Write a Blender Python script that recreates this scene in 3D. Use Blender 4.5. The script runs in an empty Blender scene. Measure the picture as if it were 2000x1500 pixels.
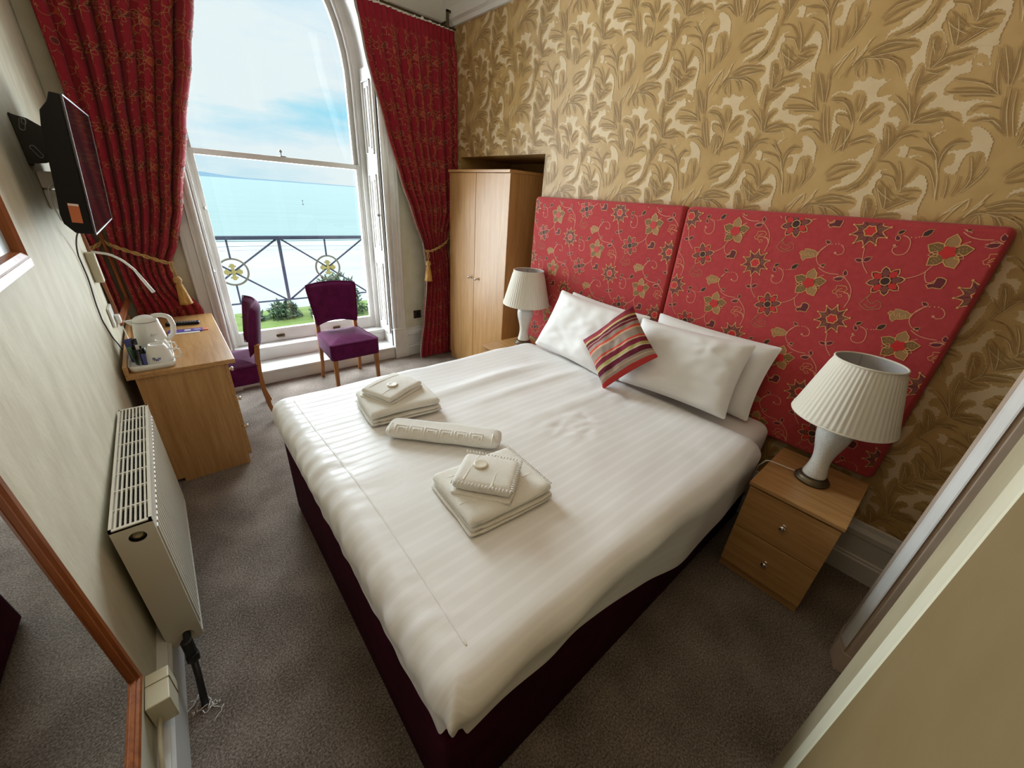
import bpy, bmesh, math, random
from math import sin, cos, pi, sqrt, atan2, radians
from mathutils import Vector, Matrix, noise
from mathutils.geometry import tessellate_polygon

scene = bpy.context.scene
COL = scene.collection
random.seed(7)

# ------------------------------------------------------------------ camera
CAM = Vector((0.0, 0.0, 1.65))
YAW, PIT, ROL, FPX = 0.7365, -0.4488, 0.0731, 752.91
_f = Vector((sin(YAW)*cos(PIT), cos(YAW)*cos(PIT), sin(PIT)))
_r = Vector((cos(YAW), -sin(YAW), 0.0))
_u = _r.cross(_f)
_r2 = cos(ROL)*_r + sin(ROL)*_u
_u2 = -sin(ROL)*_r + cos(ROL)*_u
cam_data = bpy.data.cameras.new('camera')
cam = bpy.data.objects.new('camera', cam_data)
COL.objects.link(cam)
cam_data.sensor_fit = 'HORIZONTAL'
cam_data.sensor_width = 36.0
cam_data.lens = FPX/2000.0*36.0
cam_data.clip_start = 0.02
cam_data.clip_end = 60000
cam.matrix_world = Matrix(((_r2.x, _u2.x, -_f.x, CAM.x), (_r2.y, _u2.y, -_f.y, CAM.y), (_r2.z, _u2.z, -_f.z, CAM.z), (0, 0, 0, 1)))
scene.camera = cam

# ------------------------------------------------------------------ colour management
scene.view_settings.view_transform = 'Standard'
scene.view_settings.look = 'None'
scene.view_settings.exposure = 0.0
scene.view_settings.gamma = 1.0
scene.view_settings.use_curve_mapping = False

# ------------------------------------------------------------------ sky
world = bpy.data.worlds.new('sky')
scene.world = world
world.use_nodes = True
wn = world.node_tree
wn.nodes.clear()
def wnode(t, **kw):
    n = wn.nodes.new(t)
    for k, v in kw.items():
        setattr(n, k, v)
    return n
w_out = wnode('ShaderNodeOutputWorld')
w_bg = wnode('ShaderNodeBackground')
w_tc = wnode('ShaderNodeTexCoord')
w_sep = wnode('ShaderNodeSeparateXYZ')
wn.links.new(w_tc.outputs['Generated'], w_sep.inputs[0])
w_ramp = wnode('ShaderNodeValToRGB')
cr = w_ramp.color_ramp
cr.elements[0].position = 0.0;  cr.elements[0].color = (0.60, 0.86, 0.96, 1)
cr.elements[1].position = 0.45; cr.elements[1].color = (0.50, 0.78, 1.0, 1)
e = cr.elements.new(0.05); e.color = (0.66, 0.88, 1.0, 1)
e = cr.elements.new(0.125); e.color = (0.36, 0.80, 0.98, 1)
e = cr.elements.new(0.2); e.color = (0.70, 0.90, 1.0, 1)
wn.links.new(w_sep.outputs['Z'], w_ramp.inputs[0])
w_map = wnode('ShaderNodeMapping')
w_map.inputs['Scale'].default_value = (2.2, 2.2, 9.0)
w_map.inputs['Rotation'].default_value = (0.0, 0.10, 0.0)
w_map.inputs['Location'].default_value = (0.4, 1.3, 0.55)
wn.links.new(w_tc.outputs['Generated'], w_map.inputs[0])
w_noise = wnode('ShaderNodeTexNoise')
w_noise.inputs['Scale'].default_value = 1.25
w_noise.inputs['Detail'].default_value = 7.0
w_noise.inputs['Roughness'].default_value = 0.55
wn.links.new(w_map.outputs[0], w_noise.inputs['Vector'])
w_cr = wnode('ShaderNodeValToRGB')
w_cr.color_ramp.elements[0].position = 0.40; w_cr.color_ramp.elements[0].color = (0, 0, 0, 1)
w_cr.color_ramp.elements[1].position = 0.58; w_cr.color_ramp.elements[1].color = (1, 1, 1, 1)
wn.links.new(w_noise.outputs['Fac'], w_cr.inputs[0])
w_mix = wnode('ShaderNodeMix', data_type='RGBA')
w_mix.inputs['B'].default_value = (0.86, 0.97, 1.0, 1)
wn.links.new(w_cr.outputs['Color'], w_mix.inputs['Factor'])
wn.links.new(w_ramp.outputs['Color'], w_mix.inputs['A'])
w_st = wnode('ShaderNodeMapRange', interpolation_type='SMOOTHSTEP')
w_st.inputs['From Min'].default_value = 0.29
w_st.inputs['From Max'].default_value = 0.40
w_st.inputs['To Min'].default_value = 0.97
w_st.inputs['To Max'].default_value = 7.0      # sky above the view, boosted to light the room
wn.links.new(w_sep.outputs['Z'], w_st.inputs['Value'])
wn.links.new(w_mix.outputs['Result'], w_bg.inputs['Color'])
wn.links.new(w_st.outputs['Result'], w_bg.inputs['Strength'])
wn.links.new(w_bg.outputs[0], w_out.inputs['Surface'])
world.cycles.sampling_method = 'MANUAL'
world.cycles.sample_map_resolution = 1024

# ------------------------------------------------------------------ lights: a sky portal in the window, an added warm fill lamp
def area(name, loc, rot, sx, sy, power, color, portal=False):
    l = bpy.data.lights.new(name, 'AREA')
    l.shape = 'RECTANGLE'; l.size = sx; l.size_y = sy; l.energy = power; l.color = color
    if portal:
        l.cycles.is_portal = True
    o = bpy.data.objects.new(name, l)
    o.location = loc; o.rotation_euler = rot
    COL.objects.link(o)
    return o
area('window_sky_portal', (0.945, 4.20, 1.85), (radians(-90), 0, 0), 1.35, 3.3, 1.0, (1, 1, 1), portal=True)
area('window_daylight', (0.945, 4.60, 2.0), (radians(-90), 0, 0), 2.0, 3.4, 300.0, (0.85, 0.935, 1.0))
_pl = bpy.data.lights.new('warm_fill', 'POINT')
_pl.energy = 11.0; _pl.color = (1.0, 0.72, 0.44); _pl.shadow_soft_size = 0.22  # unseen lamp without a fixture, added to brighten the near right
_po = bpy.data.objects.new('warm_fill', _pl); _po.location = (0.25, 0.30, 2.75); COL.objects.link(_po)

# ------------------------------------------------------------------ mesh helpers
OFF = {}
class B:
    def __init__(s):
        s.v = []; s.f = []; s.m = []; s.s = []; s.uv = {}
    def add(s, vs, fs, mi=0, sm=False, M=None):
        o = len(s.v)
        for p in vs:
            p = Vector(p)
            s.v.append(M @ p if M is not None else p)
        for f in fs:
            s.f.append([i+o for i in f]); s.m.append(mi); s.s.append(sm)
        return o
    def box(s, x0, x1, y0, y1, z0, z1, mi=0, M=None):
        vs = [(x, y, z) for z in (z0, z1) for y in (y0, y1) for x in (x0, x1)]
        s.add(vs, [(0, 2, 3, 1), (4, 5, 7, 6), (0, 1, 5, 4), (2, 6, 7, 3), (0, 4, 6, 2), (1, 3, 7, 5)], mi, False, M)
        return s
    def prism(s, poly, a0, a1, fn, mi=0, sm=False, caps=True):
        """poly: 2-D outline, fn(p, a) -> 3-D point"""
        n = len(poly)
        vs = [fn(p, a0) for p in poly] + [fn(p, a1) for p in poly]
        s.add(vs, [(i, (i+1) % n, n+(i+1) % n, n+i) for i in range(n)], mi, sm)
        if caps:
            o = len(s.v)-2*n
            for t in tessellate_polygon([[Vector((p[0], p[1], 0)) for p in poly]]):
                s.f.append([o+i for i in t][::-1]); s.m.append(mi); s.s.append(False)
                s.f.append([o+n+i for i in t]); s.m.append(mi); s.s.append(False)
        return s
    def lathe(s, prof, n=32, c=(0, 0, 0), mi=0, sm=True, rmod=None, M=None):
        vs = []
        for (r, z) in prof:
            for k in range(n):
                a = 2*pi*k/n
                rr = r*(rmod(a, z) if rmod else 1.0)
                vs.append((c[0]+rr*cos(a), c[1]+rr*sin(a), c[2]+z))
        fs = []
        for i in range(len(prof)-1):
            for k in range(n):
                fs.append((i*n+k, i*n+(k+1) % n, (i+1)*n+(k+1) % n, (i+1)*n+k))
        if prof[0][0] > 1e-5 and prof[0][0] < 0 or False:
            pass
        s.add(vs, fs, mi, sm, M)
        return s
    def tube(s, path, r, n=8, mi=0, closed=False, sm=True, M=None, rf=None):
        P = [Vector(p) for p in path]
        m = len(P)
        vs = []
        prev = None
        for i, p in enumerate(P):
            if closed:
                t = P[(i+1) % m]-P[i-1]
            else:
                t = P[min(i+1, m-1)]-P[max(i-1, 0)]
            t.normalize()
            if prev is None:
                a = Vector((0, 0, 1)) if abs(t.z) < 0.9 else Vector((1, 0, 0))
                u = t.cross(a).normalized()
            else:
                u = (prev - t*prev.dot(t)).normalized()
            prev = u
            w = t.cross(u)
            rr = r*(rf(i/(m-1)) if rf else 1)
            for k in range(n):
                an = 2*pi*k/n
                vs.append(p+u*cos(an)*rr+w*sin(an)*rr)
        fs = []
        for i in range(m if closed else m-1):
            j = (i+1) % m
            for k in range(n):
                fs.append((i*n+k, i*n+(k+1) % n, j*n+(k+1) % n, j*n+k))
        if not closed:
            fs.append(tuple(range(n))[::-1]); fs.append(tuple((m-1)*n+k for k in range(n)))
        s.add(vs, fs, mi, sm, M)
        return s
    def grid(s, fn, nu, nv, mi=0, sm=True, cu=False, cv=False, uvf=None, M=None, flip=False):
        o = len(s.v)
        NU = nu if cu else nu+1
        NV = nv if cv else nv+1
        for i in range(NU):
            for j in range(NV):
                p = Vector(fn(i/nu, j/nv))
                s.v.append(M @ p if M is not None else p)
                if uvf:
                    s.uv[len(s.v)-1] = uvf(i/nu, j/nv)
        for i in range(nu):
            for j in range(nv):
                a = o+i*NV+j; b = o+((i+1) % NU)*NV+j
                c = o+((i+1) % NU)*NV+(j+1) % NV; d = o+i*NV+(j+1) % NV
                s.f.append([d, c, b, a] if flip else [a, b, c, d]); s.m.append(mi); s.s.append(sm)
        return s
    def ball(s, c, rx, ry, rz, n=12, mi=0, M=None):
        prof = [(max(sin(pi*i/n), 1e-4), -cos(pi*i/n)) for i in range(n+1)]
        T = Matrix.Translation(c) @ Matrix.Diagonal((rx, ry, rz, 1))
        if M is not None:
            T = M @ T
        s.lathe(prof, max(10, n), (0, 0, 0), mi, True, None, T)
        return s
    def disc(s, c, r, n=24, mi=0, axis='z', M=None, ry=None):
        ry = ry or r
        vs = []
        for k in range(n):
            a = 2*pi*k/n
            p = (r*cos(a), ry*sin(a))
            vs.append({'z': (c[0]+p[0], c[1]+p[1], c[2]), 'x': (c[0], c[1]+p[0], c[2]+p[1]), 'y': (c[0]+p[0], c[1], c[2]+p[1])}[axis])
        s.add(vs, [tuple(range(n))], mi, False, M)
        return s
    def build(s, name, mats, parent=None, off=None, bevel=0.0, seg=2, sub=0, solid=0.0, ang=40):
        me = bpy.data.meshes.new(name)
        if off is None:
            off = OFF.get(parent.name, Vector((0, 0, 0))) if parent is not None else Vector((0, 0, 0))
        off = Vector(off)
        me.from_pydata([tuple(p-off) for p in s.v], [], s.f)
        if not isinstance(mats, (list, tuple)):
            mats = [mats]
        for m in mats:
            me.materials.append(m)
        me.polygons.foreach_set('material_index', s.m)
        me.polygons.foreach_set('use_smooth', s.s)
        if s.uv:
            ul = me.uv_layers.new(name='UVMap')
            for lp in me.loops:
                ul.data[lp.index].uv = s.uv.get(lp.vertex_index, (0, 0))
        me.update()
        o = bpy.data.objects.new(name, me)
        COL.objects.link(o)
        if parent is not None:
            o.parent = parent
        else:
            o.location = off
        OFF[o.name] = off
        if bevel:
            md = o.modifiers.new('bevel', 'BEVEL'); md.width = bevel; md.segments = seg; md.limit_method = 'ANGLE'; md.angle_limit = radians(ang)
        if solid:
            md = o.modifiers.new('thickness', 'SOLIDIFY'); md.thickness = solid; md.offset = 0
        if sub:
            md = o.modifiers.new('smooth', 'SUBSURF'); md.levels = sub; md.render_levels = sub
        return o

def tag(o, label, cat, group=None):
    o['label'] = label; o['category'] = cat
    if group:
        o['group'] = group
    return o
def thing(name, label, cat, loc, group=None, rotz=0.0):
    """Empty at the thing's base; parts made in room coordinates when rotz is 0, else in its own"""
    o = bpy.data.objects.new(name, None)
    o.empty_display_size = 0.1
    COL.objects.link(o)
    o.location = loc
    o.rotation_euler = (0, 0, rotz)
    OFF[o.name] = Vector((0, 0, 0)) if rotz else Vector(loc)
    return tag(o, label, cat, group)
def local(o):
    OFF[o.name] = Vector((0, 0, 0))
    return o
def struct(o):
    o['kind'] = 'structure'
    return o
def dup(o, loc, label, rotz=None):
    r = o.copy(); COL.objects.link(r); r.location = loc; r['label'] = label
    if rotz is not None:
        r.rotation_euler = (0, 0, rotz)
    for ch in [c for c in bpy.data.objects if c.parent == o]:
        c2 = ch.copy(); COL.objects.link(c2); c2.parent = r
        for g in [g for g in bpy.data.objects if g.parent == ch]:
            g2 = g.copy(); COL.objects.link(g2); g2.parent = c2
    return r

# ------------------------------------------------------------------ flat pattern work (embroidery, printed paper) laid on a surface
def clip_poly(poly, rc):
    for ax, sgn, lim in ((0, 1, rc[0]), (0, -1, rc[1]), (1, 1, rc[2]), (1, -1, rc[3])):
        out = []
        n = len(poly)
        for i in range(n):
            p, q = poly[i], poly[(i+1) % n]
            dp = sgn*(p[ax]-lim); dq = sgn*(q[ax]-lim)
            if dp >= 0:
                out.append(p)
            if (dp > 0 and dq < 0) or (dp < 0 and dq > 0):
                t = dp/(dp-dq)
                out.append((p[0]+(q[0]-p[0])*t, p[1]+(q[1]-p[1])*t))
        poly = out
        if len(poly) < 3:
            return None
    return poly
def tess(poly):
    return [[poly[i] for i in t] for t in tessellate_polygon([[Vector((p[0], p[1], 0)) for p in poly]])]
def subtri(t, L):
    a, b, c = t
    d = [sqrt((a[0]-b[0])**2+(a[1]-b[1])**2), sqrt((b[0]-c[0])**2+(b[1]-c[1])**2), sqrt((c[0]-a[0])**2+(c[1]-a[1])**2)]
    k = d.index(max(d))
    if d[k] <= L:
        return [t]
    if k == 1:
        a, b, c = b, c, a
    elif k == 2:
        a, b, c = c, a, b
    m = ((a[0]+b[0])/2, (a[1]+b[1])/2)
    return subtri([a, m, c], L)+subtri([m, b, c], L)
def spline(pts, step=0.012, closed=False):
    P = list(pts); n = len(P)
    if n < 3 and not closed:
        return P
    out = []
    rng = range(n) if closed else range(n-1)
    for i in rng:
        p1 = P[i]; p2 = P[(i+1) % n]
        p0 = P[i-1] if (closed or i > 0) else p1
        p3 = P[(i+2) % n] if (closed or i+2 < n) else p2
        L = sqrt((p2[0]-p1[0])**2+(p2[1]-p1[1])**2)
        m = max(1, int(L/step+0.5))
        for k in range(m):
            t = k/m
            out.append(tuple(0.5*((2*p1[a])+(-p0[a]+p2[a])*t+(2*p0[a]-5*p1[a]+4*p2[a]-p3[a])*t*t+(-p0[a]+3*p1[a]-3*p2[a]+p3[a])*t**3) for a in range(len(p1))))
    if not closed:
        out.append(P[-1])
    return out
def stroke_quads(pts, w, taper=False):
    n = len(pts); L = []; R = []
    for i, p in enumerate(pts):
        a = pts[max(i-1, 0)]; b = pts[min(i+1, n-1)]
        dx, dy = b[0]-a[0], b[1]-a[1]
        l = sqrt(dx*dx+dy*dy) or 1
        ww = w*0.5*((0.35+0.65*sin(pi*min(1, (i+0.5)/n)))) if taper else w*0.5
        L.append((p[0]-dy/l*ww, p[1]+dx/l*ww)); R.append((p[0]+dy/l*ww, p[1]-dx/l*ww))
    return [[L[i], R[i], R[i+1], L[i+1]] for i in range(n-1)]
class Pattern:
    """list of (layer, material, polygon) in flat cloth coordinates"""
    def __init__(s):
        s.items = []
    def fill(s, poly, mi, layer):
        for t in tess(poly):
            s.items.append((layer, mi, t))
        return s
    def line(s, pts, w, mi, layer, smooth=True, closed=False, step=0.012, taper=False):
        P = spline(pts, step, closed) if smooth else list(pts)
        if closed:
            P = P+[P[0]]
        for q in stroke_quads(P, w, taper):
            s.items.append((layer, mi, q))
        return s
    def dot(s, c, r, mi, layer, n=8):
        return s.fill([(c[0]+r*cos(2*pi*k/n), c[1]+r*sin(2*pi*k/n)) for k in range(n)], mi, layer)
    def lay(s, bm, shifts, rects, fn, base=0.0006, dl=0.0004, maxlen=None):
        """fn(a, b, h) -> 3-D point at height h over the surface"""
        k = 0
        for (sa, sb) in shifts:
            for layer, mi, poly in s.items:
                P = [(p[0]+sa, p[1]+sb) for p in poly]
                for rc in rects:
                    Q = clip_poly(P, rc)
                    if not Q:
                        continue
                    k += 1
                    h = base+layer*dl+(k % 7)*dl*0.1
                    T = [Q]
                    if maxlen:
                        T = []
                        for i in range(1, len(Q)-1):
                            T += subtri([Q[0], Q[i], Q[i+1]], maxlen)
                    for t in T:
                        bm.add([fn(a, b, h) for a, b in t], [tuple(range(len(t)))], mi, False)

# ------------------------------------------------------------------ materials
def mat(name, col=(0.8, 0.8, 0.8), rough=0.5, metal=0.0, spec=0.5, build=None, **kw):
    m = bpy.data.materials.new(name)
    m.use_nodes = True
    nt = m.node_tree
    b = nt.nodes['Principled BSDF']
    b.inputs['Base Color'].default_value = (*col, 1)
    b.inputs['Roughness'].default_value = rough
    b.inputs['Metallic'].default_value = metal
    b.inputs['Specular IOR Level'].default_value = spec
    for k, v in kw.items():
        b.inputs[k.replace('_', ' ')].default_value = v
    if build:
        build(nt, b)
    return m
def N(nt, t, ins=None, **kw):
    n = nt.nodes.new(t)
    for k, v in kw.items():
        setattr(n, k, v)
    for k, v in (ins or {}).items():
        n.inputs[k].default_value = v
    return n
def coords(nt, scale=(1, 1, 1), kind='Object', rot=(0, 0, 0)):
    tc = N(nt, 'ShaderNodeTexCoord'); mp = N(nt, 'ShaderNodeMapping', {'Scale': scale, 'Rotation': rot})
    nt.links.new(tc.outputs[kind], mp.inputs[0])
    return mp.outputs[0]
def ramp(nt, fac, stops, interp='LINEAR'):
    r = N(nt, 'ShaderNodeValToRGB')
    r.color_ramp.interpolation = interp
    el = r.color_ramp.elements
    while len(el) < len(stops):
        el.new(0.5)
    for e, (p, c) in zip(el, stops):
        e.position = p; e.color = (*c, 1) if len(c) == 3 else c
    nt.links.new(fac, r.inputs[0])
    return r.outputs['Color']
def bump(nt, b, height, strength=0.3, dist=0.01):
    bp = N(nt, 'ShaderNodeBump', {'Strength': strength, 'Distance': dist})
    nt.links.new(height, bp.inputs['Height'])
    nt.links.new(bp.outputs[0], b.inputs['Normal'])
    return bp
def noisy(c1, c2, scale=20.0, bstr=0.2, stretch=(1, 1, 1), detail=4.0, bdist=0.004, bscale=None, lo=0.35, hi=0.65, kind='Object'):
    def f(nt, b):
        v = coords(nt, stretch, kind)
        n = N(nt, 'ShaderNodeTexNoise', {'Scale': scale, 'Detail': detail})
        nt.links.new(v, n.inputs['Vector'])
        c = ramp(nt, n.outputs['Fac'], [(lo, c1), (hi, c2)])
        nt.links.new(c, b.inputs['Base Color'])
        if bstr:
            h = n
            if bscale:
                h = N(nt, 'ShaderNodeTexNoise', {'Scale': bscale, 'Detail': 3.0})
                nt.links.new(v, h.inputs['Vector'])
            bump(nt, b, h.outputs['Fac'], bstr, bdist)
    return f
def wood(c1, c2, c3, axis='z', scale=1.0):
    st = {'z': (22, 22, 1.3), 'y': (22, 1.3, 22), 'x': (1.3, 22, 22)}[axis]
    def f(nt, b):
        v = coords(nt, st)
        n = N(nt, 'ShaderNodeTexNoise', {'Scale': 2.2*scale, 'Detail': 6.0, 'Roughness': 0.6, 'Distortion': 0.6})
        nt.links.new(v, n.inputs['Vector'])
        n2 = N(nt, 'ShaderNodeTexNoise', {'Scale': 9.0*scale, 'Detail': 3.0})
        nt.links.new(v, n2.inputs['Vector'])
        ad = N(nt, 'ShaderNodeMath', {1: 0.35}, operation='MULTIPLY_ADD')
        nt.links.new(n2.outputs['Fac'], ad.inputs[0]); nt.links.new(n.outputs['Fac'], ad.inputs[2])
        c = ramp(nt, ad.outputs[0], [(0.48, c1), (0.66, c2), (0.84, c3)])
        nt.links.new(c, b.inputs['Base Color'])
        bump(nt, b, n2.outputs['Fac'], 0.06, 0.002)
    return f

OAK = ((0.40, 0.205, 0.070), (0.475, 0.255, 0.092), (0.54, 0.305, 0.12))
M = {}
M['oak_z'] = mat('oak_laminate_upright', rough=0.38, build=wood(*OAK, 'z'))
M['oak_y'] = mat('oak_laminate_along', rough=0.36, build=wood(*OAK, 'y'))
M['oak_x'] = mat('oak_laminate_across', rough=0.38, build=wood(*OAK, 'x'))
M['leg_wood'] = mat('chair_leg_wood', rough=0.35, build=wood((0.28, 0.105, 0.03), (0.36, 0.15, 0.045), (0.43, 0.19, 0.06), 'z'))
M['mahogany'] = mat('varnished_reddish_frame', rough=0.3, build=wood((0.20, 0.055, 0.016), (0.28, 0.085, 0.025), (0.34, 0.115, 0.036), 'z'))
def carpet(nt, b):
    v = coords(nt)
    n1 = N(nt, 'ShaderNodeTexNoise', {'Scale': 150.0, 'Detail': 5.0, 'Roughness': 0.75}); nt.links.new(v, n1.inputs['Vector'])
    n2 = N(nt, 'ShaderNodeTexNoise', {'Scale': 4.0, 'Detail': 3.0}); nt.links.new(v, n2.inputs['Vector'])
    n3 = N(nt, 'ShaderNodeTexNoise', {'Scale': 420.0, 'Detail': 2.0}); nt.links.new(v, n3.inputs['Vector'])
    ad = N(nt, 'ShaderNodeMath', {1: 0.30}, operation='MULTIPLY_ADD')
    nt.links.new(n2.outputs['Fac'], ad.inputs[0]); nt.links.new(n1.outputs['Fac'], ad.inputs[2])
    c = ramp(nt, ad.outputs[0], [(0.45, (0.070, 0.052, 0.041)), (0.62, (0.235, 0.188, 0.155)), (0.80, (0.54, 0.45, 0.385))])
    nt.links.new(c, b.inputs['Base Color'])
    a2 = N(nt, 'ShaderNodeMath', operation='ADD'); nt.links.new(n1.outputs['Fac'], a2.inputs[0]); nt.links.new(n3.outputs['Fac'], a2.inputs[1])
    bump(nt, b, a2.outputs[0], 0.8, 0.008)
M['carpet'] = mat('brown_grey_carpet', rough=0.95, spec=0.1, build=carpet)
M['wall_cream'] = mat('cream_textured_wallpaper', rough=0.7, spec=0.25, build=noisy((0.60, 0.555, 0.42), (0.69, 0.65, 0.51), 7.0, 0.30, (1, 1.8, 0.8), 6.0, 0.004, 30.0))
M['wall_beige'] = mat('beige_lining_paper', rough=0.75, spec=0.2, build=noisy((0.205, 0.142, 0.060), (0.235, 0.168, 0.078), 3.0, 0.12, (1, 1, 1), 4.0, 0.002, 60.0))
M['ceiling'] = mat('matt_white_ceiling', (0.70, 0.68, 0.64), 0.8)
M['cornice'] = mat('cornice_paint', (0.72, 0.69, 0.63), 0.6)
M['white_paint'] = mat('white_gloss_paint', rough=0.32, build=noisy((0.62, 0.605, 0.57), (0.70, 0.685, 0.65), 5.0, 0.08, (1, 1, 1), 4, 0.002, 30))
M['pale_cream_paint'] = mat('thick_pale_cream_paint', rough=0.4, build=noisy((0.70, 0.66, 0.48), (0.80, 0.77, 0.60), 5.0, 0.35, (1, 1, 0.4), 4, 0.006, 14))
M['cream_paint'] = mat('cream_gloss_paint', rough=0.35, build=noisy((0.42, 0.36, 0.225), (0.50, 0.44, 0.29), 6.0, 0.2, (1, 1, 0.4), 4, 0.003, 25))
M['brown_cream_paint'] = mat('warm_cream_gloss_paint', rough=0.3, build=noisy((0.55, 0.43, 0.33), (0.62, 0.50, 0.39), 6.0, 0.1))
M['rad_paint'] = mat('radiator_enamel', (0.66, 0.62, 0.52), 0.35)
M['rad_dark'] = mat('radiator_fin_inside', (0.10, 0.095, 0.085), 0.6)
M['paper_gold'] = mat('gold_leaf_print', rough=0.42, spec=0.5, build=noisy((0.47, 0.295, 0.105), (0.54, 0.350, 0.135), 9.0, 0.1, (1, 1, 1), 4, 0.002, 90))
M['paper_base'] = mat('beige_paper_ground', rough=0.5, build=noisy((0.66, 0.50, 0.29), (0.71, 0.55, 0.335), 14.0, 0.05))
M['paper_dark'] = mat('dark_leaf_vein', (0.335, 0.200, 0.068), 0.5)
M['paper_lite'] = mat('light_leaf_vein', (0.66, 0.49, 0.26), 0.45)
def cloth(c1, c2, scale=400.0, sheen=0.0, bstr=0.25, rough=0.9, lo=0.3, hi=0.7):
    def f(nt, b):
        v = coords(nt)
        n = N(nt, 'ShaderNodeTexNoise', {'Scale': scale, 'Detail': 2.0}); nt.links.new(v, n.inputs['Vector'])
        n2 = N(nt, 'ShaderNodeTexNoise', {'Scale': scale*0.06, 'Detail': 4.0}); nt.links.new(v, n2.inputs['Vector'])
        ad = N(nt, 'ShaderNodeMath', {1: 0.5}, operation='MULTIPLY_ADD')
        nt.links.new(n2.outputs['Fac'], ad.inputs[0])
        hm = N(nt, 'ShaderNodeMath', {1: 0.5}, operation='MULTIPLY'); nt.links.new(n.outputs['Fac'], hm.inputs[0]); nt.links.new(hm.outputs[0], ad.inputs[2])
        c = ramp(nt, ad.outputs[0], [(lo, c1), (hi, c2)])
        nt.links.new(c, b.inputs['Base Color'])
        b.inputs['Roughness'].default_value = rough
        b.inputs['Sheen Weight'].default_value = sheen
        bump(nt, b, n.outputs['Fac'], bstr, 0.002)
    return f
M['red_fabric'] = mat('red_woven_fabric', spec=0.2, build=cloth((0.40, 0.040, 0.042), (0.49, 0.058, 0.060), 700, 0.15, 0.2))
M['red_curtain'] = mat('red_curtain_fabric', spec=0.15, build=cloth((0.27, 0.014, 0.026), (0.34, 0.022, 0.036), 500, 0.1, 0.15))
M['thread_gold'] = mat('gold_embroidery', (0.66, 0.36, 0.115), 0.6)
M['thread_pink'] = mat('pink_gold_stem', (0.66, 0.27, 0.15), 0.6)
M['thread_plum'] = mat('plum_petal', (0.20, 0.045, 0.035), 0.7)
M['thread_tan'] = mat('tan_petal', (0.36, 0.19, 0.07), 0.7)
M['thread_olive'] = mat('olive_petal', (0.20, 0.105, 0.028), 0.7)
M['thread_red'] = mat('bright_red_centre', (0.55, 0.018, 0.016), 0.6)
M['thread_black'] = mat('dark_leaf_thread', (0.045, 0.012, 0.012), 0.7)
M['thread_wine'] = mat('wine_bell_petal', (0.13, 0.012, 0.018), 0.7)
M['curtain_gold'] = mat('dull_gold_thread', (0.40, 0.165, 0.055), 0.6)
M['curtain_red'] = mat('brick_red_thread', (0.40, 0.05, 0.025), 0.7)
M['cushion_lining'] = mat('curtain_lining', (0.70, 0.66, 0.56), 0.9)
M['gold_cord'] = mat('gold_cord', rough=0.6, build=noisy((0.36, 0.19, 0.055), (0.58, 0.36, 0.12), 160.0, 0.5))
M['gold_fringe'] = mat('gold_fringe', rough=0.6, build=noisy((0.42, 0.21, 0.045), (0.66, 0.38, 0.10), 120.0, 0.6, (1, 1, 0.06)))
M['purple'] = mat('purple_velour', spec=0.2, build=cloth((0.060, 0.003, 0.034), (0.150, 0.010, 0.088), 260, 0.06, 0.5))
M['divan'] = mat('wine_chenille', spec=0.1, build=cloth((0.018, 0.0012, 0.006), (0.060, 0.004, 0.018), 150, 0.0, 0.6))
def linen(stripe):
    def f(nt, b):
        tc = N(nt, 'ShaderNodeTexCoord')
        n = N(nt, 'ShaderNodeTexNoise', {'Scale': 9.0, 'Detail': 4.0}); nt.links.new(tc.outputs['Object'], n.inputs['Vector'])
        if stripe:
            sp = N(nt, 'ShaderNodeSeparateXYZ'); nt.links.new(tc.outputs['UV'], sp.inputs[0])
            m1 = N(nt, 'ShaderNodeMath', {1: 2*pi/0.044}, operation='MULTIPLY'); nt.links.new(sp.outputs['Y'], m1.inputs[0])
            m2 = N(nt, 'ShaderNodeMath', operation='SINE'); nt.links.new(m1.outputs[0], m2.inputs[0])
            c = ramp(nt, m2.outputs[0], [(0.0, (0.835, 0.815, 0.79)), (0.42, (0.835, 0.815, 0.79)), (0.58, (0.87, 0.85, 0.83)), (1.0, (0.87, 0.85, 0.83))])
            nt.links.new(c, b.inputs['Base Color'])
            r = ramp(nt, m2.outputs[0], [(0.42, (0.42, 0.42, 0.42)), (0.58, (0.62, 0.62, 0.62))])
            nt.links.new(r, b.inputs['Roughness'])
        bump(nt, b, n.outputs['Fac'], 0.10, 0.01)
    return f
M['linen_stripe'] = mat('white_satin_stripe_cotton', (0.84, 0.82, 0.79), 0.55, spec=0.35, build=linen(True))
M['linen'] = mat('white_cotton', (0.84, 0.82, 0.79), 0.65, spec=0.3, build=linen(False))
M['mattress'] = mat('fitted_sheet_cotton', (0.76, 0.72, 0.68), 0.8)
M['towel'] = mat('white_terry', spec=0.1, build=cloth((0.80, 0.77, 0.70), (0.88, 0.86, 0.80), 330, 0.2, 1.0, 0.95))
M['towel_stitch'] = mat('white_stitch', (0.88, 0.86, 0.82), 0.8)
M['soap'] = mat('wrapped_soap', (0.80, 0.74, 0.62), 0.35)
M['chrome'] = mat('chrome', (0.75, 0.73, 0.70), 0.15, 1.0)
M['bronze'] = mat('bronze_metal', (0.155, 0.120, 0.075), 0.42, 0.8)
M['shade'] = mat('pleated_ivory_fabric', (0.74, 0.69, 0.58), 0.85)
M['shade_in'] = mat('lampshade_lining', (0.55, 0.53, 0.52), 0.8)
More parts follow.
